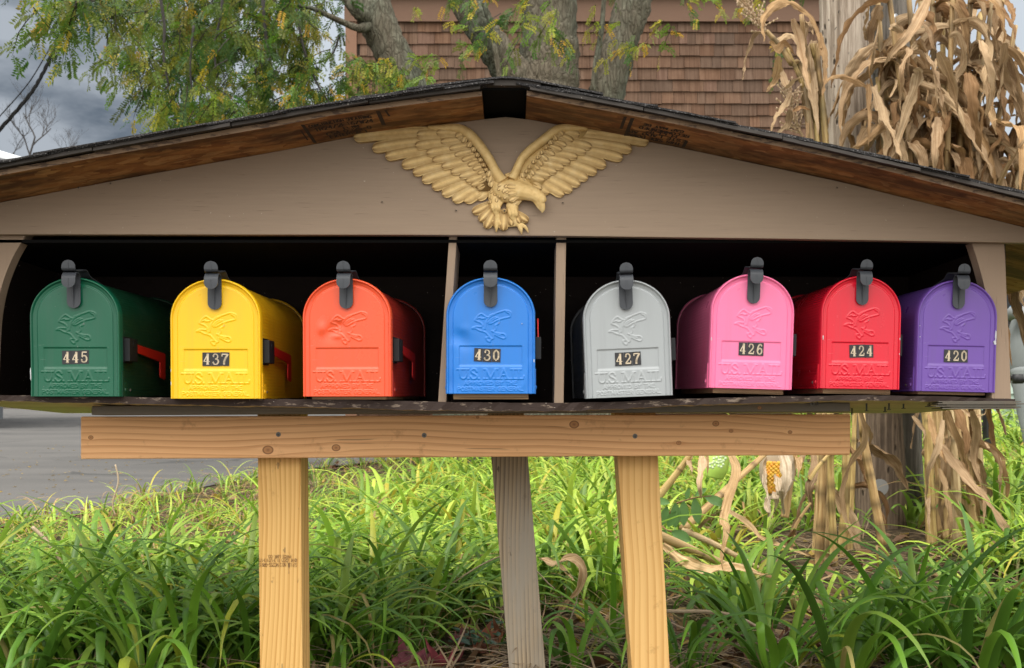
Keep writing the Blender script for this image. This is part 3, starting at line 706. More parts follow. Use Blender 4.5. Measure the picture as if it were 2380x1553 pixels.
def arch(w, h, ar, n=60):
    pts = [(-w/2, 0)]+[(-w/2*math.cos(math.pi*k/n), (h-ar)+ar*math.sqrt(max(0, 1-abs(math.cos(math.pi*k/n))**2.08))) for k in range(n+1)]+[(w/2, 0)]
    return pts
def dense(pts, step):
    out = []
    for a, b in zip(pts[:-1], pts[1:]):
        m = max(1, int(math.hypot(b[0]-a[0], b[1]-a[1])/step+.5))
        for k in range(m): out.append((a[0]+(b[0]-a[0])*k/m, a[1]+(b[1]-a[1])*k/m))
    return out+[pts[-1]]
def paint(name, base, rough=.33, grime=.25):
    m, nt, b = new_mat(name, base, rough, spec=.45, coat=.12)
    n = noise(nt, coords(nt, (7,7,7)), 1, 5, .6); n2 = noise(nt, coords(nt, (90,90,90)), 1, 2, .5)
    col = mixc(nt, math_n(nt,'MULTIPLY',n,grime), base, tuple(x*.82+.01 for x in base))
    st = noise(nt, coords(nt, (60,60,5), loc=(1,4,2)), 1, 4, .6); col = mixc(nt, ramp(nt, st, [(.5,0),(.75,.35)]), col, tuple(x*.7+.03 for x in base))
    scr = ramp(nt, noise(nt, coords(nt, (25,25,300), rot=(.2,.9,.3)), 1, 2, .4), [(.77,0),(.78,1)]); col = mixc(nt, math_n(nt,'MULTIPLY',scr,.35), col, tuple(x*.6+.2 for x in base))
    sp = ramp(nt, n2, [(.735,0),(.755,1)]); col = mixc(nt, math_n(nt,'MULTIPLY',sp,.6), col, tuple(x*.5+.12 for x in base))
    nt.links.new(col, b.inputs['Base Color'])
    rg = ramp(nt, n, [(.3, rough-.08), (.7, rough+.14)]); nt.links.new(rg, b.inputs['Roughness'])
    bump(nt, b, noise(nt, coords(nt, (160,160,160)), 1, 2), .04, .001)
    return m
GOLD = new_mat('pale_gold_foil', (.62,.52,.38), .35, metal=.35)[0]
STICK = new_mat('black_sticker', (.018,.018,.022), .35)[0]
WOODB = lumber('mount_board', (.42,.27,.15), (.26,.15,.07), 'X', rings=50, seed=9)
DIG = {  # (polyline, width scale of stroke) in a 0..1 box; heavy strokes marked by weight
'4': [([(.66,.0),(.66,1)],1.5),([(.66,1),(.02,.27)],.7),([(.02,.27),(1,.27)],.7),([(.42,.01),(.9,.01)],.6)],
'3': [(spline([(.06,.80),(.25,.98),(.55,1),(.82,.86),(.78,.62),(.45,.53)],14),.9),(spline([(.45,.53),(.86,.42),(.92,.2),(.62,.0),(.25,.02),(.04,.2)],14),1.15),([(.08,.78),(.14,.8)],1.4),([(.06,.2),(.12,.2)],1.4)],
'7': [([(.03,.97),(.97,.97)],1.2),(spline([(.97,.95),(.6,.55),(.42,.25),(.40,.0)],10),1.4),([(.03,.97),(.03,.76)],.6)],
'0': [(spline([(.5,1),(.16,.8),(.1,.5),(.16,.2),(.5,0)],12),1.2),(spline([(.5,1),(.84,.8),(.9,.5),(.84,.2),(.5,0)],12),1.2)],
'2': [(spline([(.08,.75),(.25,.98),(.6,.99),(.85,.8),(.76,.56),(.4,.3),(.06,.06)],16),1.0),([(.06,.05),(.95,.05)],1.5),([(.95,.05),(.97,.28)],.6),([(.08,.74),(.14,.76)],1.5)],
'6': [(spline([(.85,.86),(.6,1),(.3,.85),(.12,.5),(.14,.2),(.45,.0),(.78,.08),(.9,.3),(.78,.54),(.5,.6),(.2,.42)],20),1.1),([(.8,.84),(.86,.86)],1.3)],
'5': [([(.16,.98),(.9,.98)],1.2),([(.16,.98),(.12,.52)],.7),(spline([(.12,.52),(.4,.64),(.78,.55),(.92,.32),(.8,.08),(.45,.0),(.15,.06),(.05,.22)],16),1.1),([(.06,.2),(.12,.22)],1.4)]}
def number_plate(txt, parent, xc=0, zc=.0765, rot=0, seed=0):
    mb = MB(); rr = rnd(seed); w, h = .0173, .0262
    for i, ch in enumerate(txt):
        ox = (i-1)*w*1.005; oz = rr.uniform(-.0004,.0004); r_ = rr.uniform(-.025,.025)
        def T(x, z, y): 
            X, Z = x*math.cos(r_)-z*math.sin(r_), x*math.sin(r_)+z*math.cos(r_); return (ox+X, y, oz+Z)
        v = [T(-w/2+.0002,-h/2,0),T(w/2-.0002,-h/2,0),T(w/2-.0002,h/2,0),T(-w/2+.0002,h/2,0)]
        f = [(a,-.0006-.0001*i,c) for a,_,c in v]; bk = [(a,.0012,c) for a,_,c in v]
        mb.add(f+bk, [(0,1,2,3),(0,4,5,1),(1,5,6,2),(2,6,7,3),(3,7,4,0)], mi=0)
        for pl, wt in DIG[ch]:
            pts = [(-.0056+.0112*a, -.0098+.0196*b) for a, b in pl]
            for (p, q) in zip(pts[:-1], pts[1:]):
                dx, dz = q[0]-p[0], q[1]-p[1]; l = math.hypot(dx, dz) or 1e-9
                ww = .00115*wt*(.75+.45*abs(dz/l)); nx, nz_ = -dz/l*ww, dx/l*ww; ex, ez = dx/l*ww*.45, dz/l*ww*.45
                y = -.0011-.0001*i
                mb.add([T(p[0]-ex+nx,p[1]-ez+nz_,y),T(p[0]-ex-nx,p[1]-ez-nz_,y),T(q[0]+ex-nx,q[1]+ez-nz_,y),T(q[0]+ex+nx,q[1]+ez+nz_,y)], [(0,1,2,3)], mi=1)
    o = mb.build('number_sticker', [STICK, GOLD], parent); o.location = (xc, .0010, zc); o.rotation_euler = (0, rot, 0)
    return o
def make_mailbox(spec):
    bl, br, yb, H, Y, roll, yaw = spec['bl'], spec['br'], spec['yb'], spec['h'], spec.get('Y', 0.0), spec.get('roll', 0), spec.get('yaw', 0)
    c = P((bl+br)/2, yb, Y); sx = (br-bl)*(D+Y)/FV/MW; sz = H*(D+Y)/FV/MH
    t = empty('mailbox', c, spec['label'], 'mailbox', 'curbside mailboxes lined up on the shelf')
    t.rotation_euler = (R(1.3), R(roll), R(yaw)); t.scale = (sx, (sx+sz)/2, sz)
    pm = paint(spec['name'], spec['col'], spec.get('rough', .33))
    body_c = spec.get('body', spec['col']); bmt = pm if body_c == spec['col'] else paint(spec['name']+'_side', body_c, .4)  # separate body coats put the shelter's shade into the side colour
    # body: corrugated tunnel
    mb = MB(); w, h = MW-.007, MH-.0045; prof = dense(arch(w, h, AR-.002, 70), .00125); n = len(prof); V = []; s = 0
    rings = [(.008, 0), (.030, 0), (.034, 1), (.452, 1), (.456, 0), (.470, 0)]
    L = [0]
    for a, b in zip(prof[:-1], prof[1:]): L.append(L[-1]+math.hypot(b[0]-a[0], b[1]-a[1]))
    for (y, amp) in rings:
        for i, (x, z) in enumerate(prof):
            a, b = prof[max(i-1,0)], prof[min(i+1,n-1)]; tx, tz = b[0]-a[0], b[1]-a[1]; l = math.hypot(tx, tz) or 1; o_ = -.0007*amp*(1-math.cos(2*math.pi*L[i]/.0062))*.5
            V.append((x-tz/l*o_, y, z+tx/l*o_+.0015))
    F = []
    for j in range(len(rings)-1):
        for i in range(n-1): F.append((j*n+i, j*n+i+1, (j+1)*n+i+1, (j+1)*n+i))
    F.append(tuple((len(rings)-1)*n+i for i in range(n))); mb.add(V, F)
    b0 = len(mb.v); mb.box(-w/2+.001, w/2-.001, .012, .468, 0, .002)
    # rear cap with raised lip
    lip = dense(arch(MW+.002, MH+.001, AR, 60), .004); n = len(lip); V = []
    for (y, k) in ((.456, .985), (.456, 1.0), (.460, 1.004), (.474, 1.004), (.478, .995)): V += [(x*k, y, z*k+.0005) for x, z in lip]
    F = [(j*n+i, j*n+i+1, (j+1)*n+i+1, (j+1)*n+i) for j in range(4) for i in range(n-1)]+[tuple(4*n+i for i in range(n))]
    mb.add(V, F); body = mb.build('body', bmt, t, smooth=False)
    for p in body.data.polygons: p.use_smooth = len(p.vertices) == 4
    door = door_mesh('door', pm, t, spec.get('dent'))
    # hinge ears low on both sides of the door
    for s_ in (-1, 1):
        mb = MB(); x = s_*(MW/2); nn = 12; V = []; 
        prof2 = [(.010,0),(.034,0)]+[(.030+.012*math.cos(a), .012+.016*math.sin(a)) for a in np.linspace(0, math.pi*.72, 8)]+[(.010,.05)]
        V = [(x, y, z) for y, z in prof2]+[(x+s_*.0014, y, z) for y, z in prof2]; m_ = len(prof2)
        F = [tuple(range(m_)), tuple(range(m_, 2*m_))[::-1]]+[(k, (k+1)%m_, m_+(k+1)%m_, m_+k) for k in range(m_)]
        if s_ < 0: F = [f[::-1] for f in F]
        mb.add(V, F); mb.build('hinge_ear', bmt, door)
        for yy, zz, r_, mt in ((.026,.013,.0048,bmt),(.068,.013,.0032,M['steel'])):
            mb = MB(); mb.ball((s_*(MW/2+(.0014 if yy < .04 else -.004)), yy, zz), (.0022, r_, r_), 10, 6); mb.build('rivet', mt, t, smooth=True)
    # latch hooked on the door and catch on the body
    pth = [(-.0055,MH-.060),(-.0052,MH-.04),(-.0052,MH-.012),(-.0055,MH-.004),(-.0085,MH+.0035),(-.0155,MH+.0075),(-.024,MH+.0055),(-.0295,MH-.001),(-.031,MH-.009),(-.0315,MH-.023)]
    mb = MB(); lx = spec.get('lx', 0.0); V, F = strap(pth, .0265, .0024, xoff=lx); mb.add(V, F)
    mb.hexa([(lx-.0008,-.0066,MH-.059),(lx+.0008,-.0066,MH-.059),(lx+.0008,-.006,MH-.059),(lx-.0008,-.006,MH-.059),(lx-.0008,-.0125,MH-.012),(lx+.0008,-.0125,MH-.012),(lx+.0008,-.006,MH-.012),(lx-.0008,-.006,MH-.012)])
    mb.hexa([(lx-.0004,-.0333,MH-.022),(lx+.0004,-.0333,MH-.022),(lx+.0004,-.031,MH-.022),(lx-.0004,-.031,MH-.022),(lx-.0004,-.0325,MH-.004),(lx+.0004,-.0325,MH-.004),(lx+.0004,-.030,MH-.004),(lx-.0004,-.030,MH-.004)])
    la = mb.build('latch', M['latch'], door, smooth=False)
    mb = MB(); V, F = strap([(.115,MH-.003),(.085,MH+.001),(.05,MH+.006),(.03,MH+.0165),(.012,MH+.0155),(-.010,MH+.0118),(-.0255,MH+.0112),(-.030,MH+.0135),(-.0308,MH+.019),(-.0310,MH+.0305)], .0262, .0023, False, True, xoff=lx)
    mb.add(V, F); mb.hexa([(lx-.0004,-.0328,MH+.013),(lx+.0004,-.0328,MH+.013),(lx+.0004,-.030,MH+.013),(lx-.0004,-.030,MH+.013),(lx-.0004,-.0328,MH+.030),(lx+.0004,-.0328,MH+.030),(lx+.0004,-.030,MH+.030),(lx-.0004,-.030,MH+.030)])
    mb.build('catch', M['latch'], t, smooth=False)
    # signal flag on the right side
    f = empty('signal_flag'); f.parent = t; f.location = (MW/2-.003, 0, 0)
    mb = MB(); mb.box(0, .0035, .016, .070, .066, .118); mb.box(.0035, .0150, .020, .068, .069, .114)
    bk = mb.build('flag_bracket', M['black'], f, bevel=.0012); mb = MB(); mb.tube([(.0150,.046,.102),(.0158,.046,.102)], .0075, 14); mb.build('flag_pivot', M['black'], bk)
    mb = MB(); hh = .0085; up = spec.get('flagup')
    if not up:
        prof = [(.066,.097+hh),(.066,.097-hh),(.226,.083-hh),(.226,.045),(.230,.040),(.258,.036),(.262,.040),(.262,.092),(.255,.094)]
    else:
        prof = [(.044,.114),(.060,.114),(.062,.150),(.060,.154),(.046,.132)]
    m_ = len(prof); V = [(.008, y, z) for y, z in prof]+[(.0108, y, z) for y, z in prof]
    mb.add(V, [tuple(range(m_))[::-1], tuple(range(m_, 2*m_))]+[(k, (k+1)%m_, m_+(k+1)%m_, m_+k) for k in range(m_)])
    mb.build('flag_arm', M['flag'], f, bevel=.001)
    if spec.get('num'): number_plate(spec['num'], door, spec.get('nx', 0), spec.get('nz', .0765), spec.get('nr', 0), int(spec['num']) % 97)
    if spec.get('base'):
        mb = MB(); z0 = -spec['base']/sz; mb.box(-.074, .074, .018, .46, z0, -.0003); mb.build('mount_board', WOODB, t, bevel=.001)
    for (x, z, w_, h_) in spec.get('chips', ()):
        mb = MB(); rr = rnd(int(x*1e4)); n = 9; y = -.0042
        V = [(x+w_*math.cos(2*math.pi*k/n)*rr.uniform(.5,1.2), y, z+h_*math.sin(2*math.pi*k/n)*rr.uniform(.6,1.2)) for k in range(n)]
        mb.add(V+[(a, y+.0035, c_) for a, _, c_ in V], [tuple(range(n))]+[(k, n+k, n+(k+1)%n, (k+1)%n) for k in range(n)]); mb.build('paint_chip', CHIP, door)
    return t
CHIP = new_mat('bare_zinc_chip', (.52,.54,.56), .5)[0]
def dent_blue(X, Z):
    g = lambda x, z, a, b: np.exp(-((X-x)/a)**2-((Z-z)/b)**2)
    r = .0095*g(-.062,.112,.016,.020)*-1+.0035*g(-.052,.128,.012,.010)+.0035*g(-.070,.096,.010,.012)-.004*g(-.045,.100,.020,.014)
    r += -.003*g(.076,.045,.012,.05)+.0022*np.exp(-((X-.068-.25*(Z-.03))/.006)**2)*ss(0,.02,Z)*(1-ss(.06,.08,Z))
    return 0.45*(r-.004*g(-.08,.02,.02,.02))
def dent_orange(X, Z):
    g = lambda x, z, a, b: np.exp(-((X-x)/a)**2-((Z-z)/b)**2)
    return -.0045*g(-.032,.126,.020,.016)+.0045*g(-.048,.132,.010,.013)-.003*g(-.014,.140,.010,.008)+.0025*g(-.020,.118,.012,.006)
def dent_small(X, Z): return .0012*np.sin(X*38+1)*np.sin(Z*31)
BOX = [
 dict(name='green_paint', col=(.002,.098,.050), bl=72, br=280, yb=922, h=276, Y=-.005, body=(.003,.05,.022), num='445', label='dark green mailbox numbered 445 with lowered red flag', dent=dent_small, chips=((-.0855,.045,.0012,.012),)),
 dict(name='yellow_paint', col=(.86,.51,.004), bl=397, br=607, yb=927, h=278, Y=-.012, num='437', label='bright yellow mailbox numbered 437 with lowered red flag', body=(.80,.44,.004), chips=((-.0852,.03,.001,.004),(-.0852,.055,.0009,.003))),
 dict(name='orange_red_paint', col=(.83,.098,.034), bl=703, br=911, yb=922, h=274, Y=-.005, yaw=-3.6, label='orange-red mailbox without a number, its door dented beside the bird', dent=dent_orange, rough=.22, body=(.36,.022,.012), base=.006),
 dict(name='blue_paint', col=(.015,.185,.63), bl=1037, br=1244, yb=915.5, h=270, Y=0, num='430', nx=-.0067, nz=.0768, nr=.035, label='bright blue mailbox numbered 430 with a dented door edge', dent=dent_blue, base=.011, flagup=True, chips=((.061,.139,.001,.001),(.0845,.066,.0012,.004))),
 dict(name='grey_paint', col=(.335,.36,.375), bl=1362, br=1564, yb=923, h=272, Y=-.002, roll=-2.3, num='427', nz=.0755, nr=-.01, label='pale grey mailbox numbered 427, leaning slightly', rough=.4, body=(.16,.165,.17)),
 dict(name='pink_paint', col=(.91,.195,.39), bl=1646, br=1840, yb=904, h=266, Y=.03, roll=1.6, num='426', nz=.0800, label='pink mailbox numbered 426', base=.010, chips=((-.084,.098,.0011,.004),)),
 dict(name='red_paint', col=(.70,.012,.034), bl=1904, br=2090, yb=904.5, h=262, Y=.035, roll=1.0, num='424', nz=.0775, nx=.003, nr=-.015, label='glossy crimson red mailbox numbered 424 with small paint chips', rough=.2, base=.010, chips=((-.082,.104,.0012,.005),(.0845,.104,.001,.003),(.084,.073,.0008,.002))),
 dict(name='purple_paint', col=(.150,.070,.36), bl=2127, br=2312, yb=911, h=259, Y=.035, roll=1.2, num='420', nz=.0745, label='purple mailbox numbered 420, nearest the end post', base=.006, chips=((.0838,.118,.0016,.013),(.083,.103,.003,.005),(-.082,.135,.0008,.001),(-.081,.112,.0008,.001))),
]
for s_ in BOX: make_mailbox(s_)

# ------------------------------------------------------------------ gilded eagle plaque
def gold_mat():
    m, nt, b = new_mat('gold_paint', (.6,.4,.15), .55, metal=.2, spec=.5)
    n = noise(nt, coords(nt, (60,60,60)), 1, 5, .65); n2 = noise(nt, coords(nt, (420,420,420)), 1, 2)
    col = ramp(nt, n, [(.30,(.56,.37,.14)),(.5,(.66,.46,.19)),(.75,(.74,.56,.28))])
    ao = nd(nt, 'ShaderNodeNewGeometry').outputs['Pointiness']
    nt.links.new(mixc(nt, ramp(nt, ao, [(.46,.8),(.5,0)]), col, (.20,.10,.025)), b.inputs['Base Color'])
    bump(nt, b, math_n(nt,'ADD',n2,n), .22, .0012); return m
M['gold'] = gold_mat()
eg_o = P(1170, 480, .0149)
eg = empty('eagle_plaque', eg_o, 'gold painted eagle with spread wings mounted on the front gable', 'eagle plaque')
SC_ = (D+.015)/FV/3.034
def EC(cx, cy, y=0.0):
    vx, vy = 784.4+cx/3.034, 261.5+cy/3.034
    p = P(vx, vy, .015)-eg_o; return Vector((p.x, y, p.z))
def feather(mb, root, tip, w, y0, h, bend=0.0, n=14, taper=.55):
    """domed feather from root to tip (crop px), half width w px"""
    a, b = EC(*root), EC(*tip); ax = b-a; L = ax.length; t = ax/L; s = Vector((-t.z, 0, t.x)); W = w*SC_
    V = []; na = 8
    for i in range(n+1):
        u = 1-(1-i/n)**1.9
        rt = max(0.0, 1-max(0, (u*L-(L-W*1.25))/(W*1.25))**2.2)**.5 if u*L > L-W*1.25 else 1.0
        ww = W*(taper+(1-taper)*min(1, u*1.8))*rt
        c = a+ax*u+s*(bend*SC_*4*u*(1-u))
        for k in range(na+1):
            q = -1+2*k/na; dome = (1-abs(q)**3.2)**.6 if abs(q) < 1 else 0
            hh = h*(.35+.65*u)*(.25+.75*rt)*dome*.9
            if abs(q) < .01: hh -= h*.30
            V.append(c+s*(q*ww)+Vector((0, y0-hh, 0)))
    m_ = na+1; F = [(i*m_+k, i*m_+k+1, (i+1)*m_+k+1, (i+1)*m_+k) for i in range(n) for k in range(na)]
    V2 = [Vector((p.x, .0, p.z)) for p in V]      # edge walls back to the panel
    nb = len(V); bd = [i*m_ for i in range(n+1)]+[n*m_+k for k in range(1, m_)]+[i*m_+na for i in range(n-1, -1, -1)]
    V += [V2[i] for i in bd]
    F += [(bd[k], nb+k, nb+k+1, bd[k+1]) for k in range(len(bd)-1)]
    mb.add(V, F)
LW = dict(
 plate=[(640,130),(800,110),(880,125),(960,185),(1040,290),(1100,390),(1140,470),(1100,560),(1000,560),(920,480),(800,340),(700,220)],
 prim=[((850,140),(118,182),33,-10),((885,195),(248,262),30,-14),((915,245),(340,318),30,-14),((945,290),(455,380),30,-12),((975,330),(533,432),29,-10),((1005,372),(597,487),29,-8),((1025,410),(668,535),30,-6),((1045,450),(738,585),30,-4),((1055,485),(812,628),32,0),((1065,515),(893,632),31,4),((1075,545),(978,612),28,4)],
 c1=[((870,160),(562,170),32,0),((905,210),(548,248),28,-6),((935,255),(628,298),27,-6),((960,300),(670,350),26,-6),((985,340),(735,393),25,-5),((1010,378),(800,432),25,-4),((1030,415),(860,462),23,-3),((1045,445),(907,495),22,0),((1055,475),(943,522),20,0),((1065,505),(985,550),20,0)],
 c2=[((870,160),(700,158),30,0),((900,200),(730,222),25,0),((925,240),(790,270),22,0),((950,280),(828,315),21,0),((970,315),(878,350),20,0),((995,355),(920,385),19,0),((1015,390),(955,412),18,0),((1035,425),(990,440),17,0),((1050,455),(1022,475),17,0)],
 c3=[((880,165),(836,190),24,0),((905,190),(885,228),20,0),((940,225),(921,260),18,0),((965,260),(953,292),17,0),((990,300),(980,328),17,0),((1012,335),(1004,362),16,0),((1032,372),(1028,398),15,0),((1050,405),(1047,428),14,0),((1075,425),(1062,468),18,0),((1085,455),(1072,505),20,0),((1092,490),(1085,540),22,0)],
 edge=[(640,118,12),(720,122,20),(800,122,27),(860,130,32),(925,165,34),(985,225,33),(1035,290,31),(1075,350,30),(1105,410,30),(1135,462,34),(1160,500,40)])
RW = dict(
 plate=[(1760,140),(1610,112),(1545,125),(1470,170),(1360,262),(1290,340),(1245,450),(1330,540),(1440,520),(1520,400),(1640,270),(1720,190)],
 prim=[((1560,140),(2192,212),32,10),((1535,195),(2074,270),30,12),((1510,235),(2010,328),30,12),((1480,275),(1893,382),30,10),((1455,310),(1828,430),29,8),((1435,345),(1765,472),29,6),((1410,380),(1710,515),29,4),((1385,415),(1655,558),30,2),((1360,445),(1598,586),30,0),((1340,475),(1498,572),28,-4)],
 c1=[((1560,150),(1706,170),30,0),((1530,205),(1790,255),27,5),((1500,245),(1752,290),26,5),((1470,285),(1690,325),25,5),((1445,320),(1642,362),24,4),((1420,355),(1596,398),24,4),((1395,390),(1545,430),23,3),((1370,425),(1500,455),22,2),((1345,455),(1462,485),21,0),((1340,490),(1440,545),24,0)],
 c2=[((1545,160),(1660,215),22,0),((1520,210),(1612,248),21,0),((1495,245),(1582,280),20,0),((1465,280),(1530,312),19,0),((1440,315),(1482,352),19,0),((1415,350),(1445,388),18,0),((1390,385),(1420,412),18,0),((1365,420),(1388,452),17,0),((1345,450),(1360,480),17,0)],
 c3=[((1560,150),(1590,178),20,0),((1525,180),(1545,215),18,0),((1495,215),(1508,243),17,0),((1465,250),(1472,276),16,0),((1435,285),(1440,310),15,0),((1408,320),(1410,343),15,0),((1380,350),(1378,375),14,0),((1352,385),(1350,410),14,0),((1330,415),(1330,440),14,0),((1300,440),(1310,475),16,0),((1290,470),(1318,515),20,0),((1305,500),(1350,545),22,0)],
 edge=[(1760,128,10),(1690,122,20),(1610,122,27),(1545,138,31),(1485,180,31),(1425,225,29),(1365,270,28),(1310,325,27),(1275,385,26),(1252,440,28),(1230,480,34)])
for Wg in (LW, RW):
    mb = MB()
    n = len(Wg['prim'])
    for i, (r, t, w, bd) in enumerate(Wg['prim']): feather(mb, r, t, w*1.34, -.0045-.0006*(n-i)*.6, .0032, bd)
    for lay, key in enumerate(('c1', 'c2', 'c3')):
        n = len(Wg[key])
        for i, (r, t, w, bd) in enumerate(Wg[key]): feather(mb, r, t, w*1.3, -.0088-.0019*lay-.0004*(n-i), .0026, bd, 10)
    e = spline([(a, b, c) for a, b, c in Wg['edge']], 40)
    pts = [EC(a, b, -.0105) for a, b, c in e]; mb.tube(pts, [c*SC_*1.15 for a, b, c in e], 14)
    poly = [EC(*q) for q in Wg['plate']]; k_ = len(poly)
    mb.add([Vector((p.x,-.0105,p.z)) for p in poly]+[Vector((p.x,.001,p.z)) for p in poly], [tuple(range(k_))]+[(i, k_+i, k_+(i+1)%k_, (i+1)%k_) for i in range(k_)])
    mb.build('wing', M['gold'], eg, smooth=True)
# body: one remeshed surface
mb = MB(); BS = []
def btube(pts, n=12, m=26):
    e = spline(pts, m); BS.extend(e); mb.tube([EC(a, b, y) for a, b, y, r in e], [r*SC_ for a, b, y, r in e], n)
def bball(cx, cy, y, rx, rz, ry=None): mb.ball(EC(cx, cy, y), (rx*SC_, (ry or rx)*SC_, rz*SC_), 14, 10)
btube([(1150,470,-.006,55),(1160,530,-.010,82),(1200,560,-.014,88),(1270,560,-.018,78),(1330,575,-.022,58),(1390,595,-.026,50),(1430,625,-.028,44),(1440,650,-.028,34)])
btube([(1100,540,-.006,40),(1110,590,-.008,52),(1130,640,-.010,50),(1160,660,-.010,40)])
btube([(1235,480,-.006,40),(1290,510,-.012,50),(1360,555,-.020,40)])
btube([(1185,460,-.006,26),(1215,452,-.006,24),(1250,470,-.006,30)])
btube([(1418,632,-.028,34),(1436,662,-.028,28),(1446,690,-.027,19),(1443,712,-.026,9),(1436,724,-.026,3)])
btube([(1390,640,-.028,14),(1412,680,-.028,9),(1432,708,-.027,4)])
btube([(1380,575,-.030,18),(1420,590,-.034,16),(1448,620,-.034,14)])      # brow
bball(1413,618,-.0385,9,9)                                                   # eye
for (x, y_, r1) in ((1112,655,42),(1232,695,42)):
    btube([(x,y_-40,-.010,r1+4),(x+2,y_+10,-.013,r1),(x+6,y_+45,-.013,r1*.72),(x+8,y_+62,-.012,26)])
    for kx in (-18, 8, 30): btube([(x+kx-6,y_-5,-.020,12),(x+kx,y_+30,-.022,11),(x+kx+2,y_+52,-.019,6)])
# shanks and toes
btube([(1120,712,-.012,22),(1130,750,-.011,20),(1128,780,-.009,20)]); btube([(1240,750,-.012,24),(1262,780,-.011,22),(1285,800,-.009,20)])
for toe in ([(1125,770,-.010,17),(1095,772,-.010,13),(1068,780,-.008,6)],[(1126,775,-.011,18),(1122,815,-.010,15),(1120,852,-.006,4)],[(1132,775,-.012,18),(1158,800,-.011,14),(1175,835,-.007,5)],
            [(1280,795,-.011,18),(1292,830,-.011,16),(1300,866,-.007,4)],[(1290,795,-.012,18),(1325,815,-.011,14),(1348,855,-.007,5)],[(1275,790,-.010,18),(1235,800,-.009,14),(1200,808,-.006,7)]): btube(toe, 10, 14)
YS = .62
mb.v = [(a, b*YS, c) for a, b, c in mb.v]
def front_y(cx, cy):
    best = 0
    for a, b, y, r in BS:
        d = math.hypot(a-cx, b-cy)
        if d < r: best = min(best, (y-math.sqrt(r*r-d*d)*SC_)*YS)
    return best
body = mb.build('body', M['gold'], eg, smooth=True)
rm = body.modifiers.new('remesh', 'REMESH'); rm.mode = 'VOXEL'; rm.voxel_size = .0014; rm.use_smooth_shade = True
sm = body.modifiers.new('smooth', 'SMOOTH'); sm.factor = .5; sm.iterations = 3
# breast feathers on the body and the fan tail
mb = MB()
for (x, y_, dx, dy, w) in [(1150,545,-20,22,17),(1180,560,-14,26,17),(1120,575,-16,24,16),(1150,590,-10,26,17),(1100,560,-24,20,15),(1090,600,-8,26,16),(1125,620,-6,26,17),(1185,600,-6,28,18),(1215,575,-30,10,18),(1255,545,-60,-6,24),(1260,575,-60,18,24),(1270,600,-60,38,22),(1290,620,-50,44,20),(1160,520,-30,16,17),(1200,530,-24,20,17),(1080,630,0,26,15)]:
    yy = front_y(x+dx*.6, y_+dy*.6)+.0006
    feather(mb, (x, y_), (x+dx, y_+dy), w, yy, .0022, 0, 10, .8)
mb.build('breast_feathers', M['gold'], eg, smooth=True)
mb = MB()
for i, (r, t, w) in enumerate([((1090,640),(952,712),34),((1100,660),(1002,772),34),((1115,680),(1045,822),34),((1150,690),(1110,815),36),((1175,690),(1170,838),36),((1215,700),(1230,806),34),((1240,700),(1345,775),30),((1235,690),(1290,790),30)]):
    feather(mb, r, t, w, -.004-.0005*i, .005, 0, 10, .6)
mb.build('tail', M['gold'], eg, smooth=True)
mb = MB(); p = EC(1177, 703, -.0125); screw_head(mb, p, .0045); mb.tube([p+Vector((0,.0002,0)), p+Vector((0,.02,0))], [.0045,.004], 10); mb.build('screw', [M['gold'], M['black']], eg)
# ------------------------------------------------------------------ ground, road
def gz(x, y):
    d = y+D
    z = .04*np.maximum(0, d-3.0)-.012*np.maximum(0, d-28)
    z = z+.10*np.clip(x-1.35, 0, 4)*np.clip((d-3.2)/2, 0, 1)
    return z+.012*np.sin(x*2.1+y)*np.sin(y*1.7)
EDGE = [(-3,-3.1),(2.5,-2.75),(3.6,-2.52),(5.2,-2.2),(6.8,-1.9),(7.6,-1.35),(9,-.8),(14,.6),(22,1.6),(40,4)]
def edge_x(y): return float(np.interp(y, [a for a, b in EDGE], [b for a, b in EDGE]))
def sheet(name, x0, x1, y0, y1, nx, ny, mat, dz=0, clip=False):
    xs = np.linspace(0, 1, nx); ys = y0+(y1-y0)*np.linspace(0, 1, ny)**1.8
    V = []
    for y in ys:
        xr = edge_x(y)+.06 if clip else x1
        xx = x0+(xr-x0)*xs; V.append(np.stack([xx, np.full(nx, y), gz(xx, y)+dz-(0 if clip else .06*np.clip((edge_x(y)-xx)/.5, 0, 1))], -1))
    V = np.concatenate(V); ii, jj = np.meshgrid(np.arange(ny-1), np.arange(nx-1), indexing='ij')
    F = np.stack([ii*nx+jj, ii*nx+jj+1, (ii+1)*nx+jj+1, (ii+1)*nx+jj], -1).reshape(-1, 4)
    return np_obj(name, V, F, mat)
def ground_mat():
    m, nt, b = new_mat('soil_and_litter', (.08,.06,.04), .95, spec=.1)
    n = noise(nt, coords(nt, (25,25,25)), 1, 8, .7); n2 = noise(nt, coords(nt, (3,3,3)), 1, 3)
    col = ramp(nt, n, [(.3,(.018,.013,.008)),(.5,(.06,.043,.027)),(.62,(.16,.115,.065)),(.8,(.30,.23,.14))])
    col = mixc(nt, ramp(nt, n2, [(.45,0),(.65,.6)]), col, (.035,.05,.012))
    nt.links.new(col, b.inputs['Base Color']); bump(nt, b, n, 1.0, .02); return m
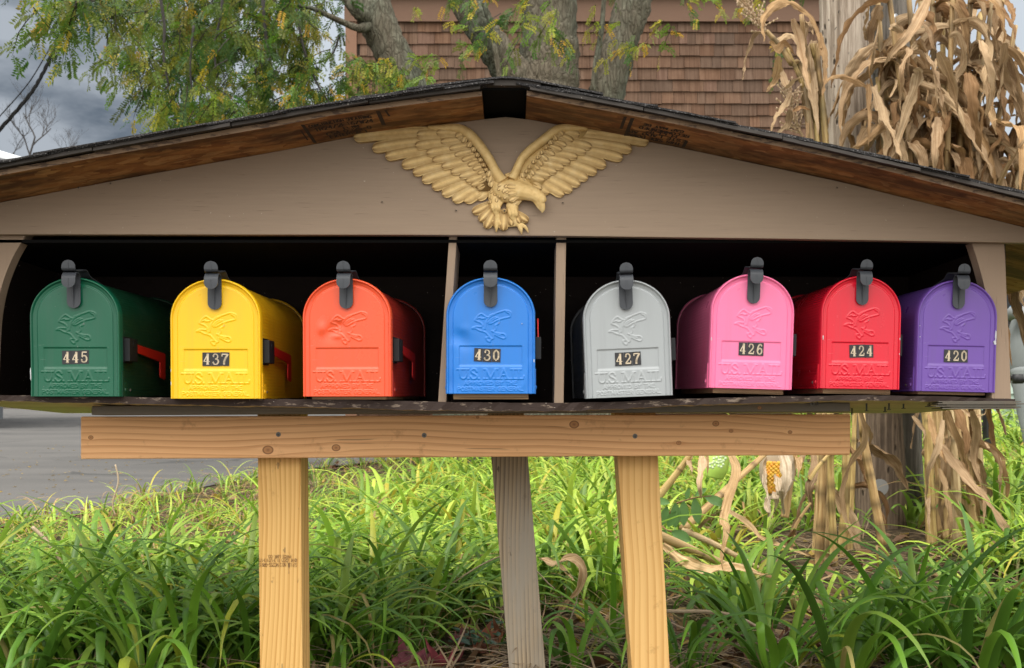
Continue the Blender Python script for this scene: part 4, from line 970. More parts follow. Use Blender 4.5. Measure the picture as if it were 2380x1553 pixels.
def road_mat():
    m, nt, b = new_mat('worn_asphalt', (.2,.2,.2), .85, spec=.3)
    n = noise(nt, coords(nt, (90,90,90)), 1, 5, .7); n2 = noise(nt, coords(nt, (.35,2.0,1)), 1, 5, .6, .4); n3 = noise(nt, coords(nt, (1.2,1.2,1.2)), 1, 4)
    col = ramp(nt, n2, [(.30,(.05,.05,.05)),(.5,(.072,.070,.067)),(.7,(.105,.10,.095))])
    col = mixc(nt, math_n(nt,'MULTIPLY',n,.5), col, (.12,.115,.11)); col = mixc(nt, math_n(nt,'MULTIPLY',n3,.3), col, (.16,.152,.145))
    ck = nd(nt, 'ShaderNodeTexVoronoi', {'Vector': coords(nt, (.5,.9,1)), 'Scale': 1.0}, feature='DISTANCE_TO_EDGE').outputs['Distance']
    ckm = ramp(nt, math_n(nt,'ADD',ck,math_n(nt,'MULTIPLY',math_n(nt,'SUBTRACT',n3,.5),.25)), [(.0,1),(.008,0)])
    col = mixc(nt, math_n(nt,'MULTIPLY',ckm,.6), col, (.04,.04,.04))
    nt.links.new(col, b.inputs['Base Color']); bump(nt, b, n, .5, .004); return m
g = sheet('ground', -60, 60, -4, 120, 90, 110, ground_mat()); tag(g, kind='structure')
r_ = sheet('road', -45, 0, -4, 60, 60, 90, road_mat(), .005, True); tag(r_, kind='structure')
# far verge with a stone edge beyond the road
mb = MB(); rr = rnd(2)
def on_g(x, y, dz=0): return Vector((x, y, float(gz(np.array(x), y))+dz))
for i in range(60):
    x = -30+i*.5; y = 25+.35*(x+12)*.2
    p = on_g(x, y, 0); h = rr.uniform(.10,.16); mb.hexa([p+Vector((0,0,-.05)),p+Vector((.48,.06,-.05)),p+Vector((.48,.3,-.05)),p+Vector((0,.25,-.05)),p+Vector((0,0,h)),p+Vector((.48,.06,h)),p+Vector((.48,.3,h)),p+Vector((0,.25,h))])
kb = mb.build('kerb', new_mat('dark_kerb_stone', (.10,.085,.07), .9)[0]); tag(kb, kind='structure')

# ------------------------------------------------------------------ brown shingled building
bld = empty('shingled_building', (3, 11.6, .5), 'building clad in brown wooden shingles behind the trees', 'building')
def relb(o, par): o.parent = par; o.matrix_parent_inverse = Matrix.Translation(-par.location); return o
YB = 11.4
BX0 = (803-CXV)*(D+YB)/FV; BX1 = (2015-CXV)*(D+YB)/FV; BT = EYE+(HZ+9)*(D+YB)/FV
M['wshingle'] = attr_mat('cedar_shingle', .8, vary=.7, streak=(6,1,1))
mb = MB(); mb.box(BX0+.01, BX1, YB+.03, YB+7, .2, BT); relb(mb.build('wall', new_mat('dark_sheathing', (.03,.018,.012), .9)[0]), bld)
mb = MB(); rr = rnd(11); zz = .6; row = 0; ex = .1435
while zz < BT-.30:
    x = BX0+.14+rr.uniform(0, .05)
    while x < BX1:
        w = rr.choice([.10,.13,.16,.19,.22,.25])*rr.uniform(.9,1.1); w = min(w, BX1-x); t = rr.uniform(.75, 1.18); warm = rr.uniform(.92,1.08)
        c = (.150*t*warm, .088*t, .056*t/warm)
        if rr.random() < .06: c = (.17,.10,.07)
        dz = rr.uniform(-.005,.004); th = rr.uniform(.020,.032); g2 = .004
        x1 = x+w-g2; y = YB+.028
        v = [(x,y-th,zz+dz),(x1,y-th-rr.uniform(-.003,.003),zz+dz),(x1,y,zz+dz),(x,y,zz+dz),(x,y-.007,zz+ex+.012),(x1,y-.007,zz+ex+.012),(x1,y,zz+ex+.012),(x,y,zz+ex+.012)]
        uv = [(x*9,zz*2),(x1*9,zz*2),(x1*9,zz*2),(x*9,zz*2),(x*9,zz*2+.3),(x1*9,zz*2+.3),(x1*9,zz*2+.3),(x*9,zz*2+.3)]
        mb.add(v, [(0,1,5,4),(0,3,2,1),(0,4,7,3),(1,2,6,5)], uv, col=c); x += w
    zz += ex
relb(mb.build('shingle_siding', M['wshingle']), bld)
trimm = painted_wood('brown_trim', (.15,.085,.055), 'X', amt=.6)
mb = MB(); mb.box(BX0, BX0+.135, YB-.01, YB+.06, .3, BT-.28); relb(mb.build('corner_board', painted_wood('brown_trim_upright', (.20,.105,.065), 'Z', amt=.5)), bld)
mb = MB(); mb.box(BX0-.01, BX1, YB-.03, YB+.0, BT-.315, BT-.03); relb(mb.build('frieze_board', trimm), bld)
mb = MB(); mb.box(BX0-.15, BX1+.1, YB-.12, YB+.1, BT-.019, BT+.012); mb.hexa([(BX0-.15,YB-.12,BT+.013),(BX1+.1,YB-.12,BT+.013),(BX1+.1,YB+7.2,BT+1.6),(BX0-.15,YB+7.2,BT+1.6),(BX0-.15,YB-.12,BT+.04),(BX1+.1,YB-.12,BT+.04),(BX1+.1,YB+7.2,BT+1.63),(BX0-.15,YB+7.2,BT+1.63)])
relb(mb.build('roof_edge', new_mat('teal_metal_roof', (.05,.30,.24), .5)[0]), bld)

# ------------------------------------------------------------------ trees
def bark_mat():
    m, nt, b = new_mat('locust_bark', (.2,.19,.15), .95, spec=.1)
    v = coords(nt, (17,17,4.2)); v = nd(nt, 'ShaderNodeVectorMath', {0: v, 1: nd(nt,'ShaderNodeTexNoise',{'Vector':v,'Scale':1.3,'Detail':4}).outputs['Color']}, operation='ADD').outputs[0]
    d = nd(nt, 'ShaderNodeTexVoronoi', {'Vector': v, 'Scale': 1.6}, feature='DISTANCE_TO_EDGE').outputs['Distance']
    n = noise(nt, coords(nt, (30,30,10)), 1, 6, .65); n2 = noise(nt, coords(nt, (3,3,1.5)), 1, 4)
    col = ramp(nt, n, [(.3,(.035,.036,.027)),(.55,(.088,.094,.070)),(.75,(.165,.172,.132))])
    col = mixc(nt, ramp(nt, n2, [(.4,0),(.65,.7)]), col, (.15,.12,.09))
    cr_ = ramp(nt, d, [(0,1),(.13,0)]); col = mixc(nt, math_n(nt,'MULTIPLY',cr_,.42), col, (.025,.018,.012))
    nt.links.new(col, b.inputs['Base Color'])
    bump(nt, b, math_n(nt,'ADD',math_n(nt,'MULTIPLY',n,.4),ramp(nt,d,[(0,0),(.2,1)])), .6, .015); return m
M['bark'] = bark_mat()
M['twig'] = new_mat('twig_bark', (.030,.026,.024), .9)[0]
M['leaf'] = attr_mat('locust_leaf', .55, trans=.45, vary=.2)
def limb(mb, pts, seed=0, n=18, m=56, jit=.05):
    """pts (vx,vy,Y,half width in photo px)"""
    e = spline([(a, b, c, w) for a, b, c, w in pts], m); rr = rnd(seed)
    P3 = [P(a, b, c) for a, b, c, w in e]; Rr = [w*(D+c)/FV*(1+rr.uniform(-.05,.05)) for a, b, c, w in e]
    mb.tube(P3, Rr, n, jitter=jit, seed=seed)
def frond_arrays(specs, seed=0):
    """specs: list of (base Vector, dir Vector, length, leaflet size, colour); returns V,F,C"""
    rr = np.random.RandomState(seed); V = []; F = []; C = []; n = 0
    for (p, d, L, s, c) in specs:
        d = np.array(d)/np.linalg.norm(d); p = np.array(p); side = np.cross(d, rr.normal(size=3)); side /= np.linalg.norm(side)+1e-9
        nl = int(rr.randint(7, 11)); q = p.copy(); dd = d.copy()
        for k in range(nl):
            q = q+dd*L/nl; dd = dd+np.array([0,0,-.10]); dd /= np.linalg.norm(dd)
            nrm = np.cross(dd, side)
            for sg in (-1, 1):
                a = side*sg*.85+dd*.5+nrm*rr.uniform(-.3,.3); a /= np.linalg.norm(a); b = np.cross(a, nrm+side*rr.uniform(-.4,.4)); b /= np.linalg.norm(b)+1e-9
                l = s*rr.uniform(.75,1.15); w = l*.20
                V += [q, q+a*l*.5+b*w, q+a*l, q+a*l*.5-b*w]; F.append((n, n+1, n+2, n+3)); n += 4
                cc = np.array(c)*rr.uniform(.8,1.2); C += [cc]*4
    return np.array(V), np.array(F), np.array(C)
def poly_sample(poly, rr):
    xs = [a for a, b in poly]; ys = [b for a, b in poly]
    while True:
        x, y = rr.uniform(min(xs), max(xs)), rr.uniform(min(ys), max(ys)); ins = False; j = len(poly)-1
        for i in range(len(poly)):
            if (poly[i][1] > y) != (poly[j][1] > y) and x < (poly[j][0]-poly[i][0])*(y-poly[i][1])/(poly[j][1]-poly[i][1]+1e-9)+poly[i][0]: ins = not ins
            j = i
        if ins: return x, y
GREENS = [(.085,.15,.022),(.11,.17,.025),(.06,.115,.02),(.15,.20,.025),(.20,.22,.025),(.045,.09,.018)]
YEL = [(.45,.36,.03),(.50,.30,.03),(.34,.33,.04)]
def crown(name, parent, polys, seed, mat=None):
    """polys: list of (polygon in photo px, number of twigs, depth range, yellow share, (length range))"""
    rr = rnd(seed); specs = []; mb = MB()
    for (poly, n, (ya, yb), yel, big) in polys:
        for _ in range(n):
            x, y = poly_sample(poly, rr); x0_ = x; Y = rr.uniform(ya, yb); p = P(x, y, Y); d = Vector((rr.gauss(-.35,.7), rr.gauss(0,.45), rr.gauss(-.35,.5))).normalized()
            L = rr.uniform(.18,.40)*big; q = [p]; dd = d.copy()
            for k in range(4):
                dd = (dd+Vector((rr.gauss(0,.2), rr.gauss(0,.2), -.15))).normalized(); q.append(q[-1]+dd*L/4)
            mb.tube(q, [.004*big,.0035*big,.003*big,.002*big,.001*big], 4, cap=False)
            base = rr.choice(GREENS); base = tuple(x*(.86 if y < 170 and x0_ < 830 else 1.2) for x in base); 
            for k in range(5):
                for s_ in range(rr.choice((1,2,2))):
                    c = rr.choice(YEL) if rr.random() < yel else tuple(a*rr.uniform(.8,1.25) for a in base)
                    fd = (dd*.6+Vector((rr.gauss(0,.75), rr.gauss(0,.6), rr.gauss(-.25,.5)))).normalized()
                    specs.append((q[k], fd, rr.uniform(.09,.15)*big, .035*big, c))
    V, F, C = frond_arrays(specs, seed)
    n0 = len(V); V = np.vstack([V, np.array(mb.v)]); F = np.vstack([F, np.array(mb.f)+n0]); C = np.vstack([C, np.tile([.05,.04,.03], (len(mb.v), 1))])
    o = np_obj(name, V, F, mat or M['leaf'], parent, False, C)
    if parent: o.matrix_parent_inverse = Matrix.Translation(-parent.location)
    return o
# leaning tree on the left with the hanging crown
t1 = empty('locust_tree', P(1010, 1000, 6.6), 'leaning locust tree whose yellow-green crown hangs over the left of the roof', 'tree', None)
mb = MB(); limb(mb, [(1085,1130,6.6,84),(1075,900,6.6,68),(1062,650,6.6,62),(1040,420,6.6,58),(985,270,6.6,50),(945,190,6.6,45),(905,110,6.6,42),(875,40,6.6,42),(862,-60,6.7,40)], 1)
relb(mb.build('trunk', M['bark'], smooth=True), t1)
for pts in ([(858,62,6.5,14),(838,66,6.4,10),(815,60,6.4,8),(770,40,6.3,6.5),(720,18,6.2,5),(660,10,6.2,4)],[(852,45,6.5,20),(830,25,6.4,16),(800,-10,6.4,13)],[(868,60,6.6,16),(845,20,6.6,12),(835,-20,6.7,10)],[(520,-30,5.8,4),(512,40,5.8,3),(498,110,5.8,3),(505,180,5.8,2)],[(610,-30,6,5),(615,60,6,4),(630,150,6,3),(655,220,6,2)],[(370,-20,5.6,4),(382,60,5.6,3.5),(380,130,5.6,3),(392,200,5.6,2)],[(450,60,5.6,3),(442,150,5.6,2.5),(448,230,5.6,1.5)],[(690,20,6.2,3.5),(705,110,6.2,3),(740,200,6.2,2.2),(790,270,6.2,1.4)],[(790,80,6.4,2.5),(770,130,6.4,2),(730,150,6.4,1.5)],[(390,200,5.6,2),(365,225,5.6,1.6),(345,240,5.6,1)]):
    mb = MB(); limb(mb, pts, 3, 8, 20, .02); relb(mb.build('branch', M['twig'] if pts[0][3] < 10 else M['bark'], smooth=True), t1)
main = [(345,-90),(320,20),(285,80),(275,120),(300,170),(340,180),(380,215),(400,250),(440,260),(520,255),(620,255),(700,240),(790,210),(785,120),(815,40),(820,-60)]
low = [(345,292),(440,240),(560,235),(700,215),(800,190),(830,240),(700,262),(520,300),(360,312)]
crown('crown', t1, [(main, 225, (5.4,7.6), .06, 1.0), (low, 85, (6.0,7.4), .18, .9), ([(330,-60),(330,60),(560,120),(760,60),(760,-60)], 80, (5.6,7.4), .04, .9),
   ([(800,120),(900,110),(960,190),(985,215),(810,235)], 30, (5.6,6.3), .16, .75), ([(880,160),(1010,170),(1000,215),(930,215)], 6, (5.8,6.3), .2, .7),
   ([(200,-40),(275,-40),(270,40),(215,50)], 12, (4.6,5.2), .08, 1.0), ([(340,-40),(350,40),(345,50),(335,20)], 3, (4.6,5.0), .05, 1.0)], 5)
t1b = [(60,-35),(110,-10),(180,-20),(200,15),(150,40),(60,35)]
crown('hanging_sprig', t1, [(t1b, 15, (3.6,4.2), .10, 1.0)], 8)
# forked tree in the middle
t2 = empty('locust_tree', P(1250, 1000, 6.8), 'forked locust tree with grey-green bark right behind the roof ridge', 'tree')
mb = MB(); limb(mb, [(1268,1130,6.8,104),(1270,900,6.8,84),(1271,680,6.8,77),(1272,460,6.8,74),(1272,260,6.8,72),(1275,180,6.8,70),(1278,90,6.8,66),(1276,0,6.8,64),(1274,-80,6.8,62)], 5, 22)
limb(mb, [(1252,320,6.75,52),(1215,215,6.7,50),(1175,150,6.65,42),(1130,85,6.6,38),(1090,20,6.6,36),(1060,-50,6.6,34)], 7, 18)
relb(mb.build('trunk', M['bark'], smooth=True), t2)
mb = MB(); limb(mb, [(1165,215,6.4,6),(1155,140,6.4,6),(1140,60,6.4,6),(1122,0,6.4,6)], 9, 8, 16, .02); relb(mb.build('branch', M['bark'], smooth=True), t2)
crown('crown', t2, [([(960,-40),(1140,-40),(1110,30),(1000,50),(965,45)], 6, (5.4,6.2), .2, .75), ([(1125,-40),(1310,-40),(1330,60),(1290,110),(1210,90),(1130,70)], 13, (5.2,6.1), .16, .8), ([(1080,60),(1140,80),(1130,140),(1085,130)], 3, (6,6.3), .15, .7), ([(1000,110),(1130,100),(1130,140),(1000,150)], 3, (6,6.3), .15, .7)], 15)
# right tree
t3 = empty('locust_tree', P(1400, 1000, 6.9), 'slimmer locust trunk leaning right in front of the shingled wall', 'tree')
mb = MB(); limb(mb, [(1385,1130,6.9,66),(1388,800,6.9,52),(1395,470,6.9,46),(1402,300,6.9,44),(1412,210,6.9,42),(1440,110,6.9,40),(1466,30,6.9,42),(1490,-60,6.9,42)], 11, 18)
relb(mb.build('trunk', M['bark'], smooth=True), t3)
mb = MB(); limb(mb, [(1378,215,6.5,7),(1385,150,6.5,7),(1398,70,6.5,6),(1405,-20,6.5,5)], 12, 8, 16, .02); relb(mb.build('branch', M['bark'], smooth=True), t3)
crown('crown', t3, [([(1350,-40),(1440,-40),(1420,10),(1370,15)], 3, (5.8,6.4), .12, .7), ([(1440,50),(1560,40),(1575,105),(1500,120),(1450,100)], 6, (5.6,6.4), .25, .75), ([(1540,-40),(1700,-40),(1640,10),(1560,30)], 4, (5.8,6.4), .2, .7), ([(1690,-40),(1880,-40),(1860,12),(1700,14)], 8, (6.2,6.8), .12, .7), ([(1785,95),(1810,95),(1800,125),(1790,125)], 2, (6,6.4), .4, .7)], 25)
# distant bare trees
def bare_tree(vx, vy, Y, H, label, seed):
    t = empty('bare_tree', P(vx, vy+60, Y), label, 'tree', 'leafless trees far left'); rr = rnd(seed); mb = MB()
    def br(p, d, L, r, dep):
        q = [p]; dd = d.copy()
        for k in range(4): dd = (dd+Vector((rr.gauss(0,.13), rr.gauss(0,.13), .05))).normalized(); q.append(q[-1]+dd*L/4)
        mb.tube(q, [r, r*.9, r*.8, r*.7, r*.6], 5, cap=False)
        if dep == 0: return
        for _ in range(rr.choice((2,3,3))):
            i = rr.choice((2,3,4)); a = rr.uniform(.35,.8)*rr.choice((-1,1)); nd_ = (dd+Vector((math.sin(a), rr.gauss(0,.35), .15))).normalized(); br(q[i], nd_, L*rr.uniform(.6,.82), r*.58, dep-1)
    base = P(vx, vy+60, Y); br(base, Vector((rr.gauss(0,.1),0,1)), H*.34, H*.012, 5)
    o = mb.build('branches', M['twig']); relb(o, t)
bare_tree(62, 345, 24, 2.6, 'bare leafless tree with dark branches, the larger of two far left', 3)
bare_tree(22, 350, 25, 1.7, 'bare tree at the very edge of the sky, partly behind the wires', 9)
bare_tree(155, 355, 27, 1.5, 'small bare tree just above the left roof slope', 6)
# far house eave at the left
hs = empty('far_house', P(-30, 380, 14), 'grey house eave with white gutter at the far left', 'house')
a = P(-60,332,14); b_ = P(74,372,14); k = Vector((0,5,.0))
mb = MB(); mb.hexa([a+Vector((0,0,-.13)), b_+Vector((0,0,-.10)), b_+k+Vector((0,0,-.10)), a+k+Vector((0,0,-.13)), a, b_, b_+k, a+k]); relb(mb.build('gutter', new_mat('white_gutter', (.62,.65,.68), .4)[0], bevel=.02), hs)
a2, b2 = a+Vector((-1.5,.25,-.15)), b_+Vector((-.62,.25,-.12)); mb = MB(); mb.hexa([Vector((a2.x,a2.y,.2)), Vector((b2.x,b2.y,.2)), Vector((b2.x-2.6,b2.y+4,.2)), Vector((a2.x,a2.y+4,.2)), a2, b2, b2+Vector((-2.6,4,0)), a2+Vector((0,4,0))]); relb(mb.build('wall', painted_wood('grey_siding', (.16,.17,.18))), hs)
# overhead wires
def wire(pts, r, label, twist=False):
    e = spline(pts, 60); q = [P(a, b, c) for a, b, c in e]; mb = MB()
    if twist:
        for ph in range(3): mb.tube([p+Vector((math.cos(i*.9+ph*2.1), 0, math.sin(i*.9+ph*2.1)))*r*.8 for i, p in enumerate(q)], r*.75, 6)
    else: mb.tube(q, r, 6)
    tag(mb.build('overhead_wire', M['flat_black'], smooth=True), label, 'wire', 'overhead wires')
wire([(-70,378,9),(0,301,9.2),(68,222,9.6),(103,164,9.9),(137,92,10.2),(164,58,10.4),(185,20,10.6),(225,-60,11)], .015, 'thick twisted black service cable crossing the sky at the left', True)
wire([(-60,335,9.2),(0,270,9.4),(68,191,9.8),(130,92,10.2),(191,27,10.6),(260,-60,11)], .006, 'thin wire running beside the thick twisted cable')
# ------------------------------------------------------------------ utility pole
def pole_mat(name, base, dark, holes=.7):
    m, nt, b = new_mat(name, base, .9, spec=.12)
    f = noise(nt, coords(nt, (55,55,2.6)), 1, 6, .65); n2 = noise(nt, coords(nt, (5,5,1.2)), 1, 4)
    col = ramp(nt, f, [(.30,tuple(x*.35 for x in dark)),(.44,dark),(.6,base),(.8,tuple(min(1,x*1.25) for x in base))])
    col = mixc(nt, math_n(nt,'MULTIPLY',n2,.6), col, dark)
    ho = nd(nt,'ShaderNodeTexVoronoi',{'Vector':coords(nt,(30,30,11)),'Scale':1.0,'Randomness':1.0}); hd = ho.outputs['Distance']
    hm = ramp(nt, hd, [(.10,1),(.2,0)]); pick = ramp(nt, nd(nt,'ShaderNodeSeparateXYZ',{0:ho.outputs['Color']}).outputs[0], [(.5,0),(.52,1)])
    hole = math_n(nt,'MULTIPLY',hm,pick)
    col = mixc(nt, math_n(nt,'MULTIPLY',hole,holes), col, (.012,.009,.007)); nt.links.new(col, b.inputs['Base Color'])
    # lighter bleached above, darker tarred towards the ground: creosote stain
    bump(nt, b, math_n(nt,'SUBTRACT',f,hole), .9, .012); return m
M['pole'] = pole_mat('bleached_pole_wood', (.46,.395,.325), (.22,.175,.135), .9)
M['pole_low'] = pole_mat('tarred_pole_wood', (.25,.185,.13), (.11,.08,.058))
M['pole_side'] = pole_mat('grey_side_timber', (.20,.18,.155), (.10,.09,.08), .3)
up = empty('utility_pole', P(2050, 1265, 3.1), 'bleached wooden utility pole with staple holes, a dark timber alongside', 'utility pole')
def col_tube(pts, n=20, jit=.012, seed=0, m=60):
    mb = MB(); e = spline(pts, m); mb.tube([P(a,b,c) for a,b,c,w in e], [w*(D+c)/FV for a,b,c,w in e], n, jitter=jit, seed=seed); return mb
relb(col_tube([(1958,-160,3.1,56),(1966,170,3.1,56),(1986,500,3.1,56),(2018,800,3.1,57)],22,.01,1).build('shaft', M['pole'], smooth=True), up)
relb(col_tube([(2018,800,3.101,57.5),(2040,1000,3.1,57),(2052,1300,3.1,60)],22,.012,2).build('pole_foot', M['pole_low'], smooth=True), up)
relb(col_tube([(2068,-160,3.3,46),(2075,300,3.3,44),(2100,800,3.3,38),(2120,1060,3.25,23),(2124,1160,3.25,25),(2122,1300,3.25,25)],14,.03,3).build('side_timber', M['pole_side'], smooth=True), up)
mb = MB(); p = P(2077, 52, 2.98); mb.tube([p+Vector((0,0,0)), p+Vector((.012,-.008,0))], [.036,.036], 18); relb(mb.build('metal_tag', new_mat('galvanised_tag', (.45,.46,.47), .4, metal=.5)[0]), up)
mb = MB(); p = P(2045, 1133, 2.95); mb.tube([p, p+Vector((0,-.006,0))], [.038,.038], 18); relb(mb.build('metal_tag', new_mat('galvanised_tag_low', (.30,.30,.30), .5, metal=.4)[0]), up)
mb = MB(); rr = rnd(5)
for _ in range(34):
    vy = rr.uniform(0, 330); c_ = 1960+vy*.058; a = rr.uniform(-42, 42); p = P(c_+a, vy, 3.1-.105*math.sqrt(max(.02,1-(a/56)**2)))
    mb.tube([p, p+Vector((rr.uniform(-.006,.006), -.010, rr.uniform(-.012,.012)))], [.0022,.0015], 5)
relb(mb.build('staples', M['dark_steel']), up)

# ------------------------------------------------------------------ dried corn
M['corn'] = attr_mat('dry_corn_leaf', .75, trans=.2, vary=.6, spec=.15, streak=(16,1.6,1))
M['cane'] = attr_mat('dry_corn_stem', .55, vary=.3, spec=.3, streak=(7,5,1))
TAN = [(.47,.33,.185),(.41,.27,.14),(.55,.41,.255),(.33,.20,.10),(.51,.38,.24),(.26,.155,.075),(.45,.32,.195),(.39,.275,.16)]
def leaf_ribbon(mb, path, W, seed, twist=0.0, wave=.5, fold=.35, roll0=None, col=None, taper0=.45):
    """path: list of Vector; W full width in m. Papery blade: V-fold along the rib, crumpled, ragged edges, torn pointed tip"""
    rr = rnd(seed); na = 8; W = W*.86
    n = max(len(path), 30); path = [Vector(x) for x in spline([tuple(x) for x in path], n)]
    c = col or rr.choice(TAN); t = rr.uniform(.78,1.24); c = tuple(x*t for x in c)
    T = [(path[min(i+1,n-1)]-path[max(i-1,0)]).normalized() for i in range(n)]
    s = Vector((1,0,0)) if roll0 is None else roll0; s = (s-T[0]*s.dot(T[0]))
    if s.length < .05: s = Vector((0,1,0)); s = s-T[0]*s.dot(T[0])
    s.normalize(); V = []; UV = []; CC = []; ph = [rr.uniform(0,6.28) for _ in range(10)]; L = 0; wl = wr = 1.0; roll = rr.uniform(-.5,.9)
    tear = rr.randrange(n//3, n-2) if rr.random() < .55 else -9; ts = rr.choice((-1,1)); tl = rr.randint(2,5)
    for i in range(n):
        s = (s-T[i]*s.dot(T[i])).normalized(); u = i/(n-1)
        q = Quaternion(T[i], twist/n+rr.gauss(0,.07)); s = q @ s; nn = T[i].cross(s)
        if i: L += (path[i]-path[i-1]).length
        wl = min(1.12, max(.62, wl+rr.gauss(0,.09))); wr = min(1.12, max(.62, wr+rr.gauss(0,.09)))
        w = W/2*(taper0+(1-taper0)*min(1, u*4))*max(0.012, (1-u**2.2))**.8
        fo = fold*(.5+.9*abs(math.sin(L*9+ph[2]))); curl = roll*math.sin(L*6+ph[3])
        for k in range(na+1):
            a = -1+2*k/na; e = (wr if a > 0 else wl); e = 1+(e-1)*abs(a)
            if abs(i-tear) < tl and a*ts > .3: e *= .55+.12*abs(i-tear)
            cr_ = W*(.045*math.sin(L*55+ph[4]+a*2.3)+.035*math.sin(L*97+ph[5]-a*4.1)+.03*math.sin(a*7+ph[6]+L*20))*(.35+abs(a))*(.5+wave)
            wv = W*.10*wave*abs(a)**2*(math.sin(L*38+ph[0]+(1.3 if a > 0 else 0))+.7*math.sin(L*81+ph[1]*a))
            cu = curl*a*abs(a)*w*.5
            V.append(path[i]+s*(a*e*w*(1-.22*fo))+nn*(fo*w*abs(a)+wv+cr_+cu)); UV.append(((a+1)*.5+ph[7], L*2.2+ph[8]))
            g_ = 1-.10*(abs(a) < .1)+.05*rr.uniform(-1,1); edge = .84 if abs(a) > .9 else 1.0
            CC.append(tuple(x*g_*edge for x in c))
    m_ = na+1; F = [(i*m_+k, i*m_+k+1, (i+1)*m_+k+1, (i+1)*m_+k) for i in range(n-1) for k in range(na)]
    b0 = len(mb.v); mb.add(V, F, UV); mb.c[b0:] = CC
def leaf_v(mb, pts, Y, w, seed, dY=None, **kw):
    """leaf drawn in photo px at depth Y (a number or a list per point), w in photo px"""
    k = len(pts); ys = Y if hasattr(Y, '__len__') else [Y]*k; rr = rnd(seed)
    if not hasattr(Y, '__len__'): ys = [Y+.10*math.sin(i/max(1,k-1)*3.1+seed)-.03*i for i in range(k)]
    e = spline([(a, b, y) for (a, b), y in zip(pts, ys)], max(14, 6*k)); path = [P(a, b, y) for a, b, y in e]
    dv = path[-1]-path[0]
    if 'roll0' not in kw and abs(dv.x) > abs(dv.z)*.9: kw['roll0'] = Vector((0, .25, 1))
    leaf_ribbon(mb, path, w*(D+ys[0])/FV, seed, **kw)
def leaf_free(mb, p, d, L, W, seed, grav=1.0, n=18, **kw):
    rr = rnd(seed); q = [p.copy()]; d = d.normalized(); g = grav
    for i in range(n-1):
        k_ = .45 if rr.random() < .08 else .10; d = (d+Vector((rr.gauss(0,k_), rr.gauss(0,k_), -g*2.6/n))).normalized(); q.append(q[-1]+d*L/(n-1))
    leaf_ribbon(mb, q, W, seed, **kw)
def cane(mb, pts, r0, r1, seed, nodes=None):
    """stem with nodes; pts list of Vector"""
    rr = rnd(seed); m = 44; e = [Vector(p) for p in spline([tuple(p) for p in pts], m)]; L = sum((e[i+1]-e[i]).length for i in range(m-1)); k = max(2, int(L/.17)); rad = []; cols = []; at = []
    base = rr.choice([(.60,.43,.21),(.54,.37,.17),(.64,.49,.28),(.57,.42,.17)])
    nn = [j*(m-1)/k+rr.uniform(-1,1) for j in range(1, k)]
    for i in range(m):
        u = i/(m-1); r = r0+(r1-r0)*u; d = min([abs(i-x) for x in nn]+[9]); r *= 1+.16*max(0, 1-d/1.0); rad.append(r)
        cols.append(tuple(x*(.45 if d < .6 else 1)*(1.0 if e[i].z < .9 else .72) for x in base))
    mb.tube(e, rad, 10, cols=cols); return [e[min(m-1, max(0, int(round(x))))] for x in nn]
CR = lambda cx, cy: (1975.6+cx*.2844, cy*.2844)      # crop 3400,0
CL = lambda cx, cy: (1569+cx*.3418, cy*.3418)         # crop 2700,0
CB = lambda cx, cy: (1510.7+cx*.42013, 900.6+cy*.42013)   # crop 2600,1550
def vv(f, pts): return [f(a, b) for a, b in pts]
GRP_R = 'dry corn stalks tied to the right of the pole'; GRP_L = 'dry corn stalks tied to the left of the pole'
n_st = [0]
def corn_stalk(pts, Y, w, label, group, leaves_n=0, hand=(), up_leaf=True, seed=0, tassel=False, lspread=1.0, zmin=None):
    """pts in photo px from the ground up"""
    n_st[0] += 1; ys = Y if hasattr(Y, '__len__') else [Y]*len(pts)
    root = P(pts[0][0], pts[0][1], ys[0]); t = empty('corn_stalk', root, label, 'corn stalk', group); rr = rnd(seed)
    mb = MB(); p3 = [P(a, b, y) for (a, b), y in zip(pts, ys)]; wm = w*(D+ys[0])/FV/2
    nodes = cane(mb, p3, wm, wm*.55, seed); relb(mb.build('stem', M['cane'], smooth=True), t)
    lb = MB()
    for k, h in enumerate(hand):
        pts_, w_, kw = h; leaf_v(lb, pts_, kw.pop('Y', ys[-1]-.08), w_, seed*31+k, **kw)
    for k in range(leaves_n):
        q = rr.choice([x for x in nodes if zmin is None or x.z > zmin] or nodes); a = rr.uniform(0, 6.28)
        d = Vector((math.cos(a)*lspread, math.sin(a)*.8, rr.uniform(.0, 1.0)))
        leaf_free(lb, q, d, rr.uniform(.26, .52), rr.uniform(.042, .088), seed*97+k, grav=rr.uniform(1.2, 2.2), twist=rr.uniform(-2.2, 2.2), wave=rr.uniform(.3, .9))
    if lb.v: relb(lb.build('leaves', M['corn'], smooth=True), t)
    if tassel:
        tb = MB(); ax, ay = tassel[0], tassel[1]
        q = [P(a, b, ys[-1]) for a, b in tassel]; c = (.50,.36,.22)
        tb.tube(q, [.006]*len(q), 5, col=c)
        e = [Vector(x) for x in spline([tuple(x) for x in q], 16)]
        for i in range(1, 15):
            for s_ in range(3):
                d = Vector((rr.gauss(0,.6), rr.gauss(0,.4), rr.gauss(.2,.5)))+(e[i]-e[i-1]).normalized()*1.0
                l = rr.uniform(.04,.10); f = [e[i]+d.normalized()*l*j/4 for j in range(5)]
                tb.tube(f, .0022, 4, col=c)
                for j in range(1, 5): tb.ball(f[j], (.0045,.0045,.006), 5, 4, col=(.56,.43,.29))
        relb(tb.build('tassel', M['cane']), t)
    return t
ZR = 1.25
